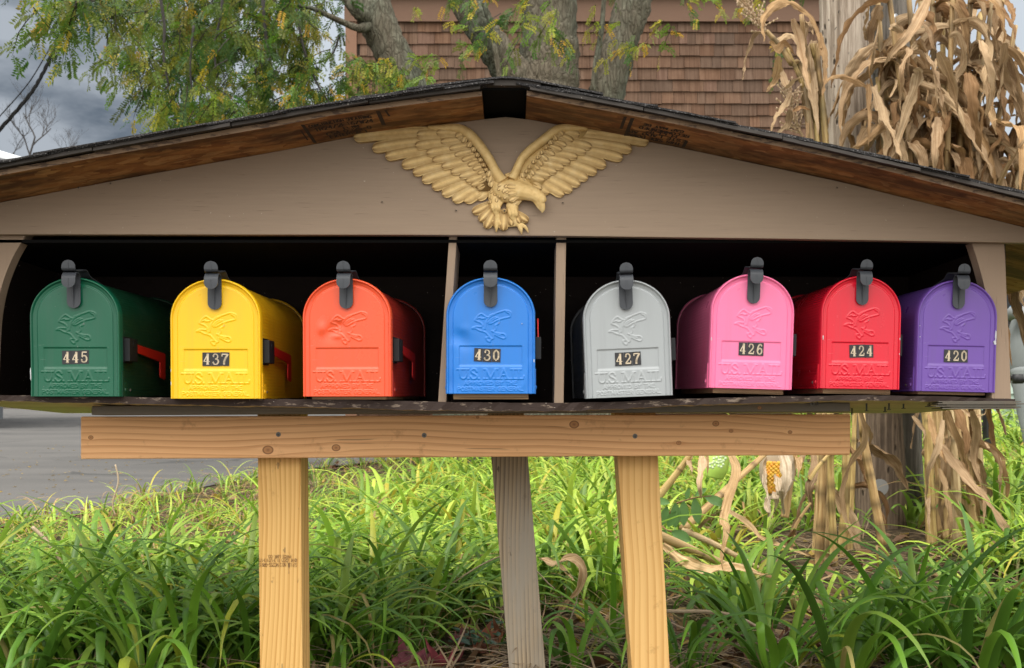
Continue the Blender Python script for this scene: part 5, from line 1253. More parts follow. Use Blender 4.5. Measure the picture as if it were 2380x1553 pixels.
# right bundle: hand-drawn leaves first
RH = [
 [([(560,340),(600,430),(640,520),(645,700),(620,840)],22,{}),([(690,600),(700,800),(640,1000),(655,1050)],20,{}),([(300,640),(330,640),(370,660),(365,720),(320,800),(300,740)],14,{'wave':.2})],
 [([(525,560),(570,590),(545,720),(490,860),(440,1000),(380,1180),(320,1325)],44,{'Y':2.35,'wave':.35}),([(520,400),(470,390),(350,480),(330,560),(400,650),(470,800)],24,{})],
 [([(720,425),(770,560),(835,740),(885,930)],34,{'Y':2.35}),([(500,400),(560,340),(620,450),(680,540)],26,{})],
 [([(810,310),(870,290),(915,400),(920,520),(870,640),(840,760)],36,{}),([(830,1175),(890,1200),(925,1300),(905,1470)],28,{'Y':2.3})],
 [([(1060,330),(1100,480),(1150,650),(1130,850),(1108,965)],44,{'Y':2.4}),([(1270,350),(1240,520),(1290,690),(1360,835)],34,{})],
 [([(960,600),(980,700),(990,880),(1030,1060),(1072,1240)],42,{'Y':2.35}),([(940,880),(890,980),(870,1120),(855,1250)],16,{})],
 [([(800,-20),(850,100),(860,220),(800,320),(710,370)],24,{}),([(700,20),(720,150),(690,300),(640,500)],18,{})],
 [([(650,-30),(570,140),(480,290),(360,420),(270,550)],34,{'Y':2.35}),([(430,270),(350,210),(345,200)],34,{}),([(240,40),(200,150),(170,250),(175,380)],44,{'Y':2.8})],
 [([(720,960),(705,1100),(700,1250),(690,1400)],36,{'Y':2.3}),([(560,970),(590,1080),(570,1180),(525,1270)],30,{})],
 [([(150,690),(150,820),(160,1000),(150,1200)],22,{'Y':2.5,'wave':.15,'fold':.8}),([(170,600),(190,460),(215,320),(235,180)],14,{'Y':2.6,'fold':.9})],
 [([(190,710),(235,850),(270,1000),(350,1120),(400,1250),(430,1360)],32,{'Y':2.45}),([(380,1000),(290,1030),(200,1100),(90,1190),(-20,1240)],28,{'Y':2.5})],
 [([(160,720),(60,660),(-60,620),(-160,640),(-200,690)],26,{'Y':2.5,'wave':.4}),([(200,340),(120,260),(155,120),(160,-20)],30,{'Y':2.8})],
 [([(1060,960),(1170,980),(1260,1090),(1300,1220),(1300,1350)],18,{}),([(1170,985),(1300,1040),(1385,1060),(1400,1300),(1385,1580)],36,{'Y':2.3})],
 [([(1070,-20),(1150,140),(1250,280),(1330,370),(1350,480)],28,{}),([(1240,0),(1310,90),(1335,190)],32,{}),([(1190,1580),(1280,1400),(1390,1210),(1450,1110)],22,{'Y':2.3})],
 [([(560,750),(600,840),(680,800),(710,720),(690,640)],14,{}),([(330,420),(420,370),(490,335),(570,350)],24,{}),([(1140,200),(1230,300),(1290,420),(1230,570)],34,{})],
 [([(1090,60),(980,220),(900,300),(800,330)],26,{}),([(980,0),(1010,100),(990,250)],26,{}),([(860,60),(900,180),(950,330),(990,500)],30,{})],
]
stems_R = [([(2185,1262),(2165,950),(2150,500),(2110,-40)],2.7),([(2200,1258),(2185,950),(2180,500),(2165,-60)],2.75),([(2215,1250),(2200,930),(2200,450),(2215,-40)],2.65),([(2235,1262),(2215,930),(2225,450),(2260,-60)],2.7),([(2250,1255),(2225,930),(2250,450),(2310,-30)],2.7),([(2265,1250),(2245,930),(2285,500),(2360,60)],2.8),
          ([(2205,1240),(2190,950),(2170,450),(2135,-60)],2.95),([(2190,1245),(2170,930),(2120,420),(2060,-60)],2.6),([(2230,1240),(2205,950),(2195,450),(2190,-60)],2.9),([(2170,1250),(2155,930),(2075,450),(2038,-30)],2.75),([(2255,1262),(2235,950),(2240,500),(2280,30)],2.95),([(2162,1262),(2150,960),(2085,600),(2040,180)],2.7),
          ([(2275,1262),(2260,930),(2330,560),(2420,200)],2.8),([(2240,1250),(2230,950),(2270,500),(2330,0)],3.0),([(2220,1262),(2215,940),(2300,600),(2400,330)],3.0),([(2210,1262),(2195,960),(2210,600),(2230,200)],3.1)]
for i, (pts, Y) in enumerate(stems_R):
    hand = [(vv(CR, a), w, dict(k)) for a, w, k in RH[i % len(RH)]]
    corn_stalk(pts, Y, 20, 'tan dried corn stalk standing in the tall bundle right of the pole', GRP_R, 32, hand, seed=i+1, zmin=1.15, lspread=.9)
# leaves low in the right bundle, under the shelf
LOWH = [([(1160,130),(1190,290),(1110,420),(1058,600),(1105,790),(1200,880)],28,{'Y':2.0}),([(1560,430),(1535,600),(1545,820)],21,{'Y':2.3}),([(1590,300),(1700,450),(1850,620),(1970,800),(2045,960)],43,{'Y':2.1,'wave':.4}),([(1690,860),(1800,850),(1950,890),(2060,1000)],28,{'Y':2.1}),
        ([(1620,180),(1600,330),(1545,460),(1530,620)],24,{'Y':2.2}),([(1640,130),(1700,300),(1740,430),(1760,600)],33,{'Y':2.2}),([(1780,130),(1800,250),(1790,400),(1840,560)],33,{'Y':2.2}),([(1700,100),(1780,160),(1850,150),(1865,110)],18,{'Y':2.2}),([(1450,160),(1480,190),(1520,250),(1510,300)],14,{'Y':2.4}),
        ([(1600,450),(1640,600),(1660,760),(1650,850)],24,{'Y':2.3}),([(1720,420),(1790,600),(1830,760)],28,{'Y':2.2}),([(1180,190),(1220,260),(1210,330)],18,{'Y':2.1}),([(1650,560),(1720,700),(1790,860),(1850,940)],28,{'Y':2.15}),([(1830,420),(1850,560),(1845,760)],21,{'Y':2.3}),([(1540,150),(1580,300),(1640,420)],21,{'Y':2.2})]
corn_stalk(vv(CB, [(1560,880),(1545,500),(1540,140),(1530,-300)]), 2.35, 24, 'front corn stalk of the right bundle wrapped in broad papery leaves', None, 0, [(vv(CB, a), w, dict(k)) for a, w, k in LOWH], seed=61)
for i, (a, w) in enumerate([([(1645,840),(1625,560),(1600,150),(1590,-200)],22),([(1700,860),(1690,500),(1660,120),(1650,-200)],24),([(1800,860),(1770,520),(1740,150),(1730,-200)],22),([(1840,800),(1825,480),(1810,120),(1800,-200)],22),([(1750,900),(1730,600),(1700,200),(1690,-200)],22)]):
    corn_stalk(vv(CB, a), 2.45+.05*i, w, 'tan dried corn stalk standing in the tall bundle right of the pole', GRP_R, 3, seed=70+i, zmin=.35)
# left bundle
LH = [
 [([(1000,330),(985,230),(930,110),(840,40),(740,10),(650,70),(600,150),(610,280)],44,{'Y':2.5,'wave':.4}),([(940,280),(900,420),(930,600),(955,760),(975,920)],38,{'Y':2.6})],
 [([(620,215),(540,225),(495,330),(468,450),(460,545)],20,{'Y':2.5}),([(800,130),(845,300),(885,480),(925,640)],30,{'Y':2.5}),([(790,640),(740,740),(680,820),(650,910)],26,{'Y':2.5})],
 [([(700,380),(695,480),(665,560),(620,625)],34,{'Y':2.5}),([(780,750),(760,850),(690,915)],26,{'Y':2.5}),([(980,230),(1005,400),(1015,520),(1000,660)],30,{'Y':2.65})],
 [([(800,755),(850,730),(918,750)],18,{'Y':2.4}),([(700,280),(780,230),(850,300),(880,400)],30,{'Y':2.6}),([(860,560),(880,700),(900,850),(890,980)],26,{'Y':2.6}),([(720,480),(760,600),(800,560),(870,520)],24,{'Y':2.55})],
 [([(640,290),(690,340),(740,300),(820,380)],28,{'Y':2.6}),([(960,600),(1000,700),(1030,850),(1040,960)],26,{'Y':2.6}),([(880,250),(900,150),(940,240)],24,{'Y':2.6})],
]
stems_L = [([(930,1060),(945,760),(960,380),(970,0)],[2.2]*4,21,[(1569+1000*.3418,960*.3418),(1569+950*.3418,800*.3418),(1569+900*.3418,480*.3418),(1569+860*.3418,100*.3418)]),
           ([(985,1065),(988,700),(992,380),(990,0)],[2.25]*4,20,[(1569+890*.3418,640*.3418),(1569+780*.3418,420*.3418),(1569+700*.3418,300*.3418),(1569+620*.3418,210*.3418)]),
           ([(1022,1100),(1012,800),(1000,480),(990,0)],[2.15]*4,18,[(1569+960*.3418,880*.3418),(1569+860*.3418,560*.3418),(1569+760*.3418,330*.3418)]),
           ([(1050,1040),(1075,720),(1085,400),(1075,0)],[2.35]*4,22,[(1569+1000*.3418,700*.3418),(1569+930*.3418,300*.3418)]),
           ([(1288,870),(1240,600),(1185,300),(1150,0)],[2.05]*4,21,[(1569+1010*.3418,980*.3418),(1569+990*.3418,600*.3418),(1569+960*.3418,300*.3418)])]
for i, (lo, Y, w, hi) in enumerate(stems_L):
    pts = vv(CB, lo)+hi; Ys = Y+[2.6]*len(hi)
    corn_stalk(pts, Ys, w, ['corn stalk leftmost in the upright group left of the pole, arching leaf on top','corn stalk left of the pole whose feathery tassel sticks out left','front thin corn stalk in the upright group left of the pole','corn stalk close against the left side of the pole','corn stalk leaning left in front of the dark pole foot'][i], GRP_L, 0, [(vv(CL, a), w_, dict(k)) for a, w_, k in LH[i]], seed=90+i, zmin=1.2,
               tassel=[CL(640,240),CL(580,170),CL(520,80),CL(440,-10)] if i == 1 else ([CL(870,930),CL(820,830),CL(790,720),CL(775,620)] if i == 2 else False))
for i, (a, Y) in enumerate([([(905,1050),(925,700),(935,380),(930,0)],2.35),([(965,1075),(975,720),(968,380),(960,0)],2.4),([(1100,1000),(1110,700),(1125,380),(1135,0)],2.5)]):
    corn_stalk(vv(CB, a), Y, 17, 'cut corn stalk standing in the upright group just left of the pole', GRP_L, 2, seed=140+i, zmin=.3)
# a few extra stalks leaning and lying under the beam
def lying(pts, Y, w, label, hand=(), seed=0):
    return corn_stalk(pts, Y, w, label, None, 0, hand, seed=seed)
lying(vv(CB, [(745,720),(770,560),(800,380),(815,250)]), 2.0, 20, 'corn stalk holding the open ear under the beam', [(vv(CB, [(800,380),(830,420),(820,500)]),24,{'Y':1.95}),(vv(CB, [(900,370),(905,480),(880,560),(900,690)]),30,{'Y':2.1})], 101)
lying(vv(CB, [(180,785),(330,650),(470,520),(630,375),(760,250)]), [1.5,1.6,1.7,1.8,1.9], 21, 'long corn stalk leaning diagonally up to the beam right of the posts', [(vv(CB, [(440,360),(475,470),(425,630),(400,740),(420,800),(392,930),(400,1010)]),34,{'Y':1.42,'wave':.5,'col':(.85,.60,.33)}),(vv(CB, [(285,370),(290,450),(280,540),(288,620)]),28,{'Y':1.5,'wave':.2,'col':(.85,.64,.42)})], 102)
lying(vv(CB, [(20,640),(90,550),(160,460),(230,360),(300,250)]), 1.7, 20, 'short corn stalk slanting just right of the pine post below the beam', [(vv(CB, [(225,380),(215,420),(235,470)]),26,{'Y':1.65}),(vv(CB, [(315,370),(320,430),(318,490)]),12,{'Y':1.65})], 103)
lying(vv(CB, [(40,815),(210,890),(400,975),(560,1050),(700,1100)]), [1.25,1.3,1.35,1.45,1.55], 24, 'corn stalk lying in the grass right of the pine post', [(vv(CB, [(70,870),(180,960),(300,1015),(430,995),(530,1005),(700,1060)]),40,{'Y':1.18,'wave':.8,'fold':.15,'col':(.98,.72,.43)}),(vv(CB, [(500,1000),(640,1060),(760,1130),(880,1200)]),34,{'Y':1.4,'col':(.9,.65,.38)})], 104)
lying(vv(CB, [(180,790),(340,860),(500,945),(600,1000)]), [1.5,1.45,1.4,1.4], 17, 'thin broken corn stalk lying just above the thicker one', [(vv(CB, [(430,680),(540,755),(620,840),(760,890),(900,940)]),24,{'Y':1.6,'wave':.3,'col':(.85,.62,.36)}),(vv(CB, [(270,780),(340,720),(400,680)]),18,{'Y':1.5})], 105)
lying(vv(CB, [(880,512),(930,440),(990,370),(1050,290)]), 1.95, 11, 'thin bent corn stem in front of the upright group', (), 106)
lying(vv(CB, [(790,880),(800,780),(860,680),(890,640)]), 1.8, 10, 'thin dead stem with a loose leaf standing in the grass left of the pole', [(vv(CB, [(800,780),(770,850),(790,890)]),20,{'Y':1.75})], 107)
# the ear of corn
ear = empty('corn_ear', P(*CB(690,420), 1.9), 'ear of corn with yellow kernels showing through its pale opened husk', 'corn ear')
mb = MB(); HUSK = (.66,.56,.42)
kb_ = MB(); p0, p1_ = P(*CB(692,420), 1.9), P(*CB(672,575), 1.88)
for i in range(15):
    for j in range(10):
        a = 2*math.pi*j/10+(i % 2)*.3; u = i/14; c = p0+(p1_-p0)*u; r = .023*(1-.45*u**2); rr_ = rnd(i*20+j)
        kb_.ball(c+Vector((math.cos(a)*r, math.sin(a)*r, 0)), (.0095,.0095,.0085), 7, 5, col=(.62*rr_.uniform(.8,1.1),.32*rr_.uniform(.8,1.1),.03))
relb(kb_.build('kernels', attr_mat('corn_kernels', .35, vary=.2), smooth=True), ear)
hb = MB(); hb.ball(P(*CB(703,452), 1.935), (.066,.040,.105), 16, 12, col=HUSK)
relb(hb.build('husk_body', M['corn'], smooth=True), ear)
for pts, w, tw in (([(735,380),(752,430),(756,500),(742,580),(738,640),(742,700)],36,.3),([(650,390),(636,430),(636,500),(640,560),(655,640)],18,-.3),([(718,500),(716,530),(722,570),(732,610)],34,.2),([(665,600),(650,640),(662,690),(650,720)],26,1.5),([(740,520),(780,510),(815,520)],16,.8),([(640,450),(630,520),(645,590)],14,0),([(690,580),(700,620),(690,680)],20,1)):
    leaf_v(mb, vv(CB, pts), 1.84, w, int(w*7+pts[0][1]), twist=tw, wave=.35, col=HUSK, taper0=.8)
relb(mb.build('husk', M['corn'], smooth=True), ear)
# curled dead leaves lying in the grass between the posts
def dead_leaf(label, parts, seed):
    mb = MB()
    for k, (pts, Y, w, kw) in enumerate(parts): leaf_v(mb, pts, Y, w, seed+k, **kw)
    tag(mb.build('dry_leaf', M['corn'], smooth=True), label, 'dry leaf', 'dead corn leaves lying in the grass')
dead_leaf('curled papery corn leaf looping over the grass between grey and pine posts', [([(1255,1300),(1290,1310),(1330,1302),(1355,1325),(1348,1370),(1320,1400),(1290,1440),(1265,1470)], [1.12,1.08,1.04,1.0,1.0,1.04,1.08,1.12], 34, {'wave':.8,'twist':1.5,'col':(.98,.72,.44)}),([(1290,1305),(1320,1330),(1335,1350)],1.05,18,{'col':(.85,.62,.38)})], 201)
dead_leaf('flat scrap of dry corn leaf left of the grey post', [([(1105,1290),(1130,1270),(1160,1275),(1185,1268)], 1.8, 22, {'wave':.5})], 207)

# ------------------------------------------------------------------ right edge: siding shed, bench, scarecrow, flowers
shd = empty('siding_shed', P(2420, 1000, 7.8), 'pale grey-green clapboard shed at the far right edge', 'shed')
mb = MB(); sx0 = P(2283, 0, 7.8).x
for k in range(9):
    z = .1+k*.098; mb.hexa([(sx0,7.79,z),(sx0+4,7.79,z),(sx0+4,7.83,z),(sx0,7.83,z),(sx0,7.812,z+.097),(sx0+4,7.812,z+.097),(sx0+4,7.83,z+.097),(sx0,7.83,z+.097)])
relb(mb.build('clapboards', painted_wood('pale_green_siding', (.30,.38,.335), 'X', amt=.2)), shd)
mb = MB(); mb.box(sx0+.05, sx0+4, 7.9, 9.5, .1, 2.3); relb(mb.build('wall', new_mat('open_front_shade', (.018,.016,.015), .9)[0]), shd)  # solid block, its near-black colour stands in for shade inside the opening
bn = empty('garden_bench', P(2270, 1010, 4.6), 'dark iron and wood garden bench half hidden behind the corn and shelter', 'bench')
bi = new_mat('black_cast_iron', (.02,.02,.022), .5, metal=.3)[0]
for k, vy in enumerate((958, 972, 986)):
    a, b_ = P(2150, vy, 4.6), P(2285, vy, 4.6); mb = MB(); mb.box(a.x, b_.x, 4.6, 4.63, b_.z-.012, b_.z+.012); relb(mb.build('seat_slat', painted_wood('grey_bench_slat', (.10,.09,.08))), bn)
for (vx0, vx1) in ((2285, 2297),):
    a, b_ = P(vx0, 1035, 4.55), P(vx1, 930, 4.55); mb = MB(); mb.box(a.x, b_.x, 4.5, 4.56, a.z, b_.z); relb(mb.build('leg', bi, bevel=.005), bn)
mb = MB()
for k in range(5): 
    c = P(2262+k*6, 1002+4*(k % 2), 4.58); mb.tube([c+Vector((.018*math.cos(t), 0, .018*math.sin(t))) for t in np.linspace(0, 5, 9)], .005, 5)
relb(mb.build('scroll_panel', bi), bn)
mb = MB(); q = [P(2342,880,4.3),P(2362,878,4.25),P(2385,884,4.2)]; mb.tube(q, [.014,.016,.016], 8); mb.tube([P(2366,870,4.22),P(2366,892,4.22)], [.03,.03], 10); relb(mb.build('arm', bi, smooth=True), bn)
M['cloth'] = new_mat('grey_sweat_cloth', (.17,.185,.185), .9)[0]
sc_ = empty('scarecrow', P(2400, 1000, 4.4), 'stuffed scarecrow in grey clothes and a dark jacket seated at the right edge', 'scarecrow')
def body_tube(pts, name, mat, Y, seed=0):
    e = spline([(a, b, c, w) for a, b, c, w in pts], 24); mb = MB(); mb.tube([P(a,b,c) for a,b,c,w in e], [w*(D+c)/FV for a,b,c,w in e], 14, jitter=.03, seed=seed); relb(mb.build(name, mat, smooth=True), sc_)
body_tube([(2420,700,4.7,20),(2415,750,4.6,60),(2412,830,4.5,66),(2420,900,4.5,60)], 'trousers', M['cloth'], 4.5, 1)
body_tube([(2372,860,4.4,22),(2376,930,4.35,17),(2390,1000,4.3,16),(2400,1050,4.3,16)], 'trouser_leg', M['cloth'], 4.4, 2)
body_tube([(2400,590,4.8,16),(2395,640,4.8,42),(2395,690,4.7,52),(2400,735,4.65,54)], 'jacket', new_mat('black_jacket', (.02,.022,.028), .8)[0], 4.7, 3)
body_tube([(2350,715,4.55,5),(2362,725,4.5,6),(2380,745,4.45,6),(2400,770,4.4,6)], 'blue_piping', new_mat('blue_piping', (.03,.22,.42), .6)[0], 4.5, 4)
body_tube([(2345,735,4.5,12),(2360,725,4.45,16),(2385,735,4.4,16),(2410,760,4.4,14)], 'sleeve', new_mat('grey_sleeve', (.20,.21,.215), .85)[0], 4.5, 5)
fl = empty('flower_pot', P(2352, 680, 5.6), 'orange flower pot with red blossoms glimpsed above the scarecrow', 'flower pot')
mb = MB(); q = P(2352, 690, 5.6); mb.tube([q, q+Vector((0,0,.14))], [.055,.07], 16); relb(mb.build('pot', new_mat('orange_glaze', (.62,.28,.02), .5)[0], smooth=True), fl)
mb = MB(); rr = rnd(8)
for k in range(26):
    c = P(2348+rr.uniform(-14,12), 606+rr.uniform(-18,20), 5.6); a = rr.uniform(0,6.28); 
    mb.ball(c, (.035,.012,.025), 7, 5)
relb(mb.build('blossoms', new_mat('red_petals', (.50,.02,.03), .6)[0], smooth=True), fl)
mb = MB()
for k in range(10):
    c = P(2352, 645, 5.62); d = Vector((rr.uniform(-.8,.8), rr.uniform(-.3,.3), rr.uniform(.3,1.2))); leaf_free(mb, c, d, .25, .03, 900+k, grav=.4, col=(.08,.20,.04), wave=.1)
relb(mb.build('leaves', M['corn'], smooth=True), fl)
# pale lime thing standing in the grass
lg = empty('garden_ornament', P(1668, 1110, 2.9), 'pale lime green rounded garden ornament half hidden in the grass below the beam', 'garden ornament')
mb = MB(); e = spline([(1668,1030,2.9,20),(1668,1060,2.9,27),(1664,1090,2.9,27),(1660,1112,2.9,20)], 16); mb.tube([P(a,b,c) for a,b,c,w in e], [w*(D+c)/FV for a,b,c,w in e], 18); relb(mb.build('body', new_mat('lime_glaze', (.42,.62,.12), .45)[0], smooth=True), lg)
mb = MB()
for (a, b) in ((1664,1070),(1675,1080),(1655,1082),(1680,1066)):
    p = P(a, b, 2.76); [mb.ball(p+Vector((.011*math.cos(t),0,.011*math.sin(t))), (.007,.003,.007), 6, 4) for t in np.linspace(0,5,5)]
relb(mb.build('flower_motif', new_mat('pale_petal_glaze', (.5,.62,.35), .5)[0], smooth=True), lg)
# ------------------------------------------------------------------ grass and daylilies
M['grass'] = attr_mat('daylily_blade', .45, trans=.35, vary=.12, spec=.4)
GC = [(.16,.275,.035),(.20,.33,.045),(.12,.22,.035),(.25,.36,.06),(.10,.185,.035),(.30,.39,.075)]
def blades(base, az, L, W, th0, kap, col, nseg=9, fold=None, rs=None, lean=None):
    """arching blades; all arrays of length n. th0 start elevation, kap total bend; fold: position of a sharp kink"""
    n = len(L); s = np.linspace(0, 1, nseg+1); V = np.zeros((n, nseg+1, 3, 3)); p = base.copy()
    wprof = np.minimum(1, .55+s*3.0)*np.clip(1-s**3.2, 0.0, 1)**.9
    hx, hy = np.cos(az), np.sin(az); sw = rs.normal(0, .25, n)
    for i in range(nseg+1):
        th = th0-kap*s[i]**1.5
        if fold is not None: th = th-np.where(s[i] > fold, 1.7, 0)
        a = az+sw*s[i]*1.5; hx, hy = np.cos(a), np.sin(a)
        T = np.stack([np.cos(th)*hx, np.cos(th)*hy, np.sin(th)], -1)
        if i: p = p+T*(L/nseg)[:, None]
        side = np.stack([-hy, hx, np.zeros(n)], -1); up = np.cross(T, side)
        w = (W*wprof[i]/2)[:, None]
        V[:, i, 0] = p+side*w+up*w*-.45; V[:, i, 1] = p; V[:, i, 2] = p-side*w+up*w*-.45
    idx = np.arange(n*(nseg+1)*3).reshape(n, nseg+1, 3)
    F = np.concatenate([np.stack([idx[:, :-1, k], idx[:, :-1, k+1], idx[:, 1:, k+1], idx[:, 1:, k]], -1).reshape(-1, 4) for k in (0, 1)])
    C = np.repeat(col, (nseg+1)*3, 0)
    # tips a little yellower
    return V.reshape(-1, 3), F, C
def make_clumps(cx, cy, nb, Lm, Wm, rs, dry=.06, yel=.08, col_bias=1.0, kap=(1.1,3.1), th=(1.15,1.55), rad=.035):
    X = []; az = []; L = []; W = []; T = []; K = []; Cc = []; Fo = []
    for x, y, n, lm, wm, d_, cb in zip(cx, cy, nb, Lm, Wm, dry, col_bias):
        a = rs.uniform(0, 2*np.pi, n); r = rad*np.sqrt(rs.uniform(0, 1, n)); bx = x+r*np.cos(a); by = y+r*np.sin(a)
        X.append(np.stack([bx, by, gz(bx, by)-.01], -1)); az.append(a+rs.normal(0, .5, n)); L.append(lm*rs.uniform(.6, 1.2, n)); W.append(wm*rs.uniform(.7, 1.2, n))
        T.append(rs.uniform(th[0], th[1], n)); K.append(rs.uniform(kap[0], kap[1], n)); Fo.append(np.where(rs.uniform(0, 1, n) < .12, rs.uniform(.45, .8, n), 2))
        c = np.array(GC)[rs.randint(0, len(GC), n)]*rs.uniform(.8, 1.25, (n, 1))*cb
        yl = rs.uniform(0, 1, n) < yel; c[yl] = np.array([.36,.34,.05])*rs.uniform(.7, 1.2, (yl.sum(), 1))
        dr = rs.uniform(0, 1, n) < d_; c[dr] = np.array([.34,.235,.12])*rs.uniform(.6, 1.3, (dr.sum(), 1)); K[-1][dr] += .8; W[-1][dr] *= .6
        Cc.append(c)
    return [np.concatenate(q) for q in (X, az, L, W, T, K, Cc, Fo)]
rs = np.random.RandomState(3)
def in_view(x, y, m=.25): d = y+D; return abs(x) < d*.453+m
cx = []; cy = []; nb = []; Lm = []; Wm = []; dr = []; cb = []
tries = 0
while len(cx) < 1200 and tries < 60000:
    tries += 1
    y = .55+9.0*rs.uniform(0, 1)**1.5; x = rs.uniform(-(y+D)*.5-.3, (y+D)*.5+.3)
    if x < edge_x(y)+.08: continue
    if y < 1.05 and -.25 < x < 1.0 and rs.uniform() < .86: continue            # bare litter under the shelter
    if .3 < x < 1.35 and y < 1.2 and rs.uniform() < .6: continue
    if math.hypot(x-1.63, y-3.1) < .22: continue
    if (.85 < x < 1.8 and .95 < y < 2.9) and rs.uniform() < .90: continue
    if (.30 < x <= .85 and .6 < y < 2.1) and rs.uniform() < .85: continue
    if abs(x-.14) < .17 and y < 1.25: continue
    left = x < -.75 and y > 1.6
    if left and rs.uniform() < .35: continue
    cx.append(x); cy.append(y); nb.append(rs.randint(8, 14)); far = min(1, y/5)
    Lm.append((.47 if not left else .30)*(.72 if (.42 < x < 1.75 and y < 2.9) else 1)*(1-.12*far)*rs.uniform(.8, 1.2)); Wm.append((.0205 if not left else .0105)*rs.uniform(.8, 1.2)); dr.append(.34 if left else .07)
    lit = 1.25 if (1.2 < y < 7 and x < 1.1) else .85
    cb.append(rs.uniform(.85, 1.15)*(1.15 if y > 1.3 else .85))  # near blades darkened, far ones brightened: shade and sunlight put in colour
A = make_clumps(cx, cy, nb, Lm, Wm, rs, dr, .07, cb)
_f = np.clip((A[0][:, 1:2]-.6)/1.3, 0, 1); A[6] = A[6]*(np.array([[.88,1.08,.75]])*(1-_f)+np.array([[1.28,1.20,.95]])*_f)  # far blades tinted brighter and yellower, as if sunlit
V, F, C = blades(*A[:7], 9, A[7], rs)
gr = np_obj('grass', V, F, M['grass'], None, True, C); tag(gr, kind='stuff')
# fallen thin straw and flopped dry blades
n = 4600; y = .25+7*rs.uniform(0, 1, n)**1.6; x = rs.uniform(-1, 1, n)*((y+D)*.5); ok = np.array([a > edge_x(b)+.05 for a, b in zip(x, y)]); x, y = x[ok], y[ok]; n = len(x)
base = np.stack([x, y, gz(x, y)+rs.uniform(.005, .06, n)], -1); col = np.array([.30,.21,.12])*rs.uniform(.4, 1.5, (n, 1))*np.array([1, 1, 1])+rs.uniform(0, .03, (n, 3))
V, F, C = blades(base, rs.uniform(0, 6.28, n), rs.uniform(.10, .34, n), rs.uniform(.003, .008, n), rs.uniform(-.1, .5, n), rs.uniform(.1, 1.0, n), col, 6, None, rs)
st_ = np_obj('straw_litter', V, F, M['grass'], None, True, C); tag(st_, kind='stuff')
# leaf crumbs and small fallen leaflets on soil and road
n = 5200; y = .2+10*rs.uniform(0, 1, n)**1.7; x = rs.uniform(-1, 1, n)*((y+D)*.5)-.2; rd = np.array([a < edge_x(b) for a, b in zip(x, y)]); keep = (~rd) | (rs.uniform(0, 1, n) < .55); x, y, rd = x[keep], y[keep], rd[keep]; n = len(x)
sz = np.where(rd, rs.uniform(.008, .022, n), rs.uniform(.010, .045, n)); an = rs.uniform(0, 6.28, n); til = rs.normal(0, .5, (n, 2))*np.where(rd, .2, 1)[:, None]
c0 = np.stack([x, y, gz(x, y)+np.where(rd, .009, .012+rs.uniform(0, .02, n))], -1); a1 = np.stack([np.cos(an), np.sin(an), til[:, 0]], -1); a2 = np.stack([-np.sin(an), np.cos(an), til[:, 1]], -1)*rs.uniform(.25, .6, (n, 1))
V = np.stack([c0-a1*sz[:, None], c0+a2*sz[:, None]+[0, 0, .004], c0+a1*sz[:, None], c0-a2*sz[:, None]+[0, 0, .003]], 1).reshape(-1, 3); F = np.arange(4*n).reshape(n, 4)
pal = np.array([(.20,.10,.045),(.30,.17,.07),(.12,.06,.03),(.36,.25,.12),(.42,.30,.05),(.16,.09,.05)]); col = pal[rs.randint(0, 6, n)]*rs.uniform(.6, 1.3, (n, 1)); col[rd] = np.array([.40,.27,.06])*rs.uniform(.6, 1.3, (rd.sum(), 1))
lf = np_obj('fallen_leaflets', V, F, M['grass'], None, False, np.repeat(col, 4, 0)); tag(lf, kind='stuff')
# the larger daylily plants in front, one by one
FRONT = [(880,1520,.62,15,.30,.011,'small daylily fan in the bare litter left of the grey post'),(470,1480,.60,26,.44,.017,'big dark green daylily in the left foreground with leaves kinked over'),(250,1500,.66,22,.40,.016,'daylily arching over the bottom left foreground'),(80,1560,.60,22,.40,.016,'daylily at the bottom left corner'),(640,1470,.80,20,.38,.014,'daylily just in front left of the first pine post'),
 (780,1420,.95,20,.38,.013,'daylily right of the first pine post'),(1000,1440,1.0,18,.36,.012,'daylily standing between first pine post and grey post'),(1760,1440,.95,22,.42,.016,'daylily in front of the upright corn stalks'),
 (2060,1480,.75,22,.42,.017,'broad-leaved daylily at the lower right, leaves drooping to the front'),(2180,1500,.70,22,.44,.018,'daylily with one yellowing leaf at the lower right'),(2330,1480,.80,24,.46,.017,'daylily at the right edge of the photo'),(2320,1120,2.6,26,.50,.018,'tall daylily beside the bench at the right edge'),(2350,1230,1.9,26,.46,.017,'daylily between the corn bundle and the right edge'),(2260,1400,1.1,22,.42,.016,'daylily below the right corn bundle'),(1480,1540,.55,12,.30,.012,'low flopped daylily between the pine post and the bottom edge'),(330,1370,1.2,20,.36,.013,'daylily among the dry blades at left'),
 (1800,0,.42,20,.46,.016,'daylily rising from below the frame under the purple and red mailboxes'),(1960,0,.36,22,.50,.017,'long-leaved daylily rising from below the frame in front of the pole'),(2120,0,.42,22,.50,.017,'daylily rising from the bottom edge left of the corner'),(2260,0,.34,22,.52,.018,'broad daylily in the bottom right corner'),(2390,0,.45,22,.50,.017,'daylily cut by the right edge of the photo'),
 (60,0,.36,20,.46,.016,'daylily in the bottom left corner'),(190,0,.42,20,.44,.016,'daylily with long leaves rising from the bottom edge at left'),(330,0,.34,22,.46,.016,'daylily in the middle of the left foreground'),(450,0,.44,20,.42,.015,'dark daylily just left of the first pine post'),(560,0,.50,14,.38,.014,'daylily against the left side of the first pine post'),(760,0,.46,12,.34,.012,'small daylily at the bottom edge right of the first pine post'),
 (1700,1380,1.55,18,.40,.015,'daylily behind the lying corn stalk'),(1330,0,.55,11,.34,.013,'small daylily between grey post and pine post at the bottom'),(1420,0,.95,14,.36,.014,'daylily against the left side of the second pine post'),(1600,0,.50,12,.36,.014,'daylily at the bottom just right of the second pine post')]
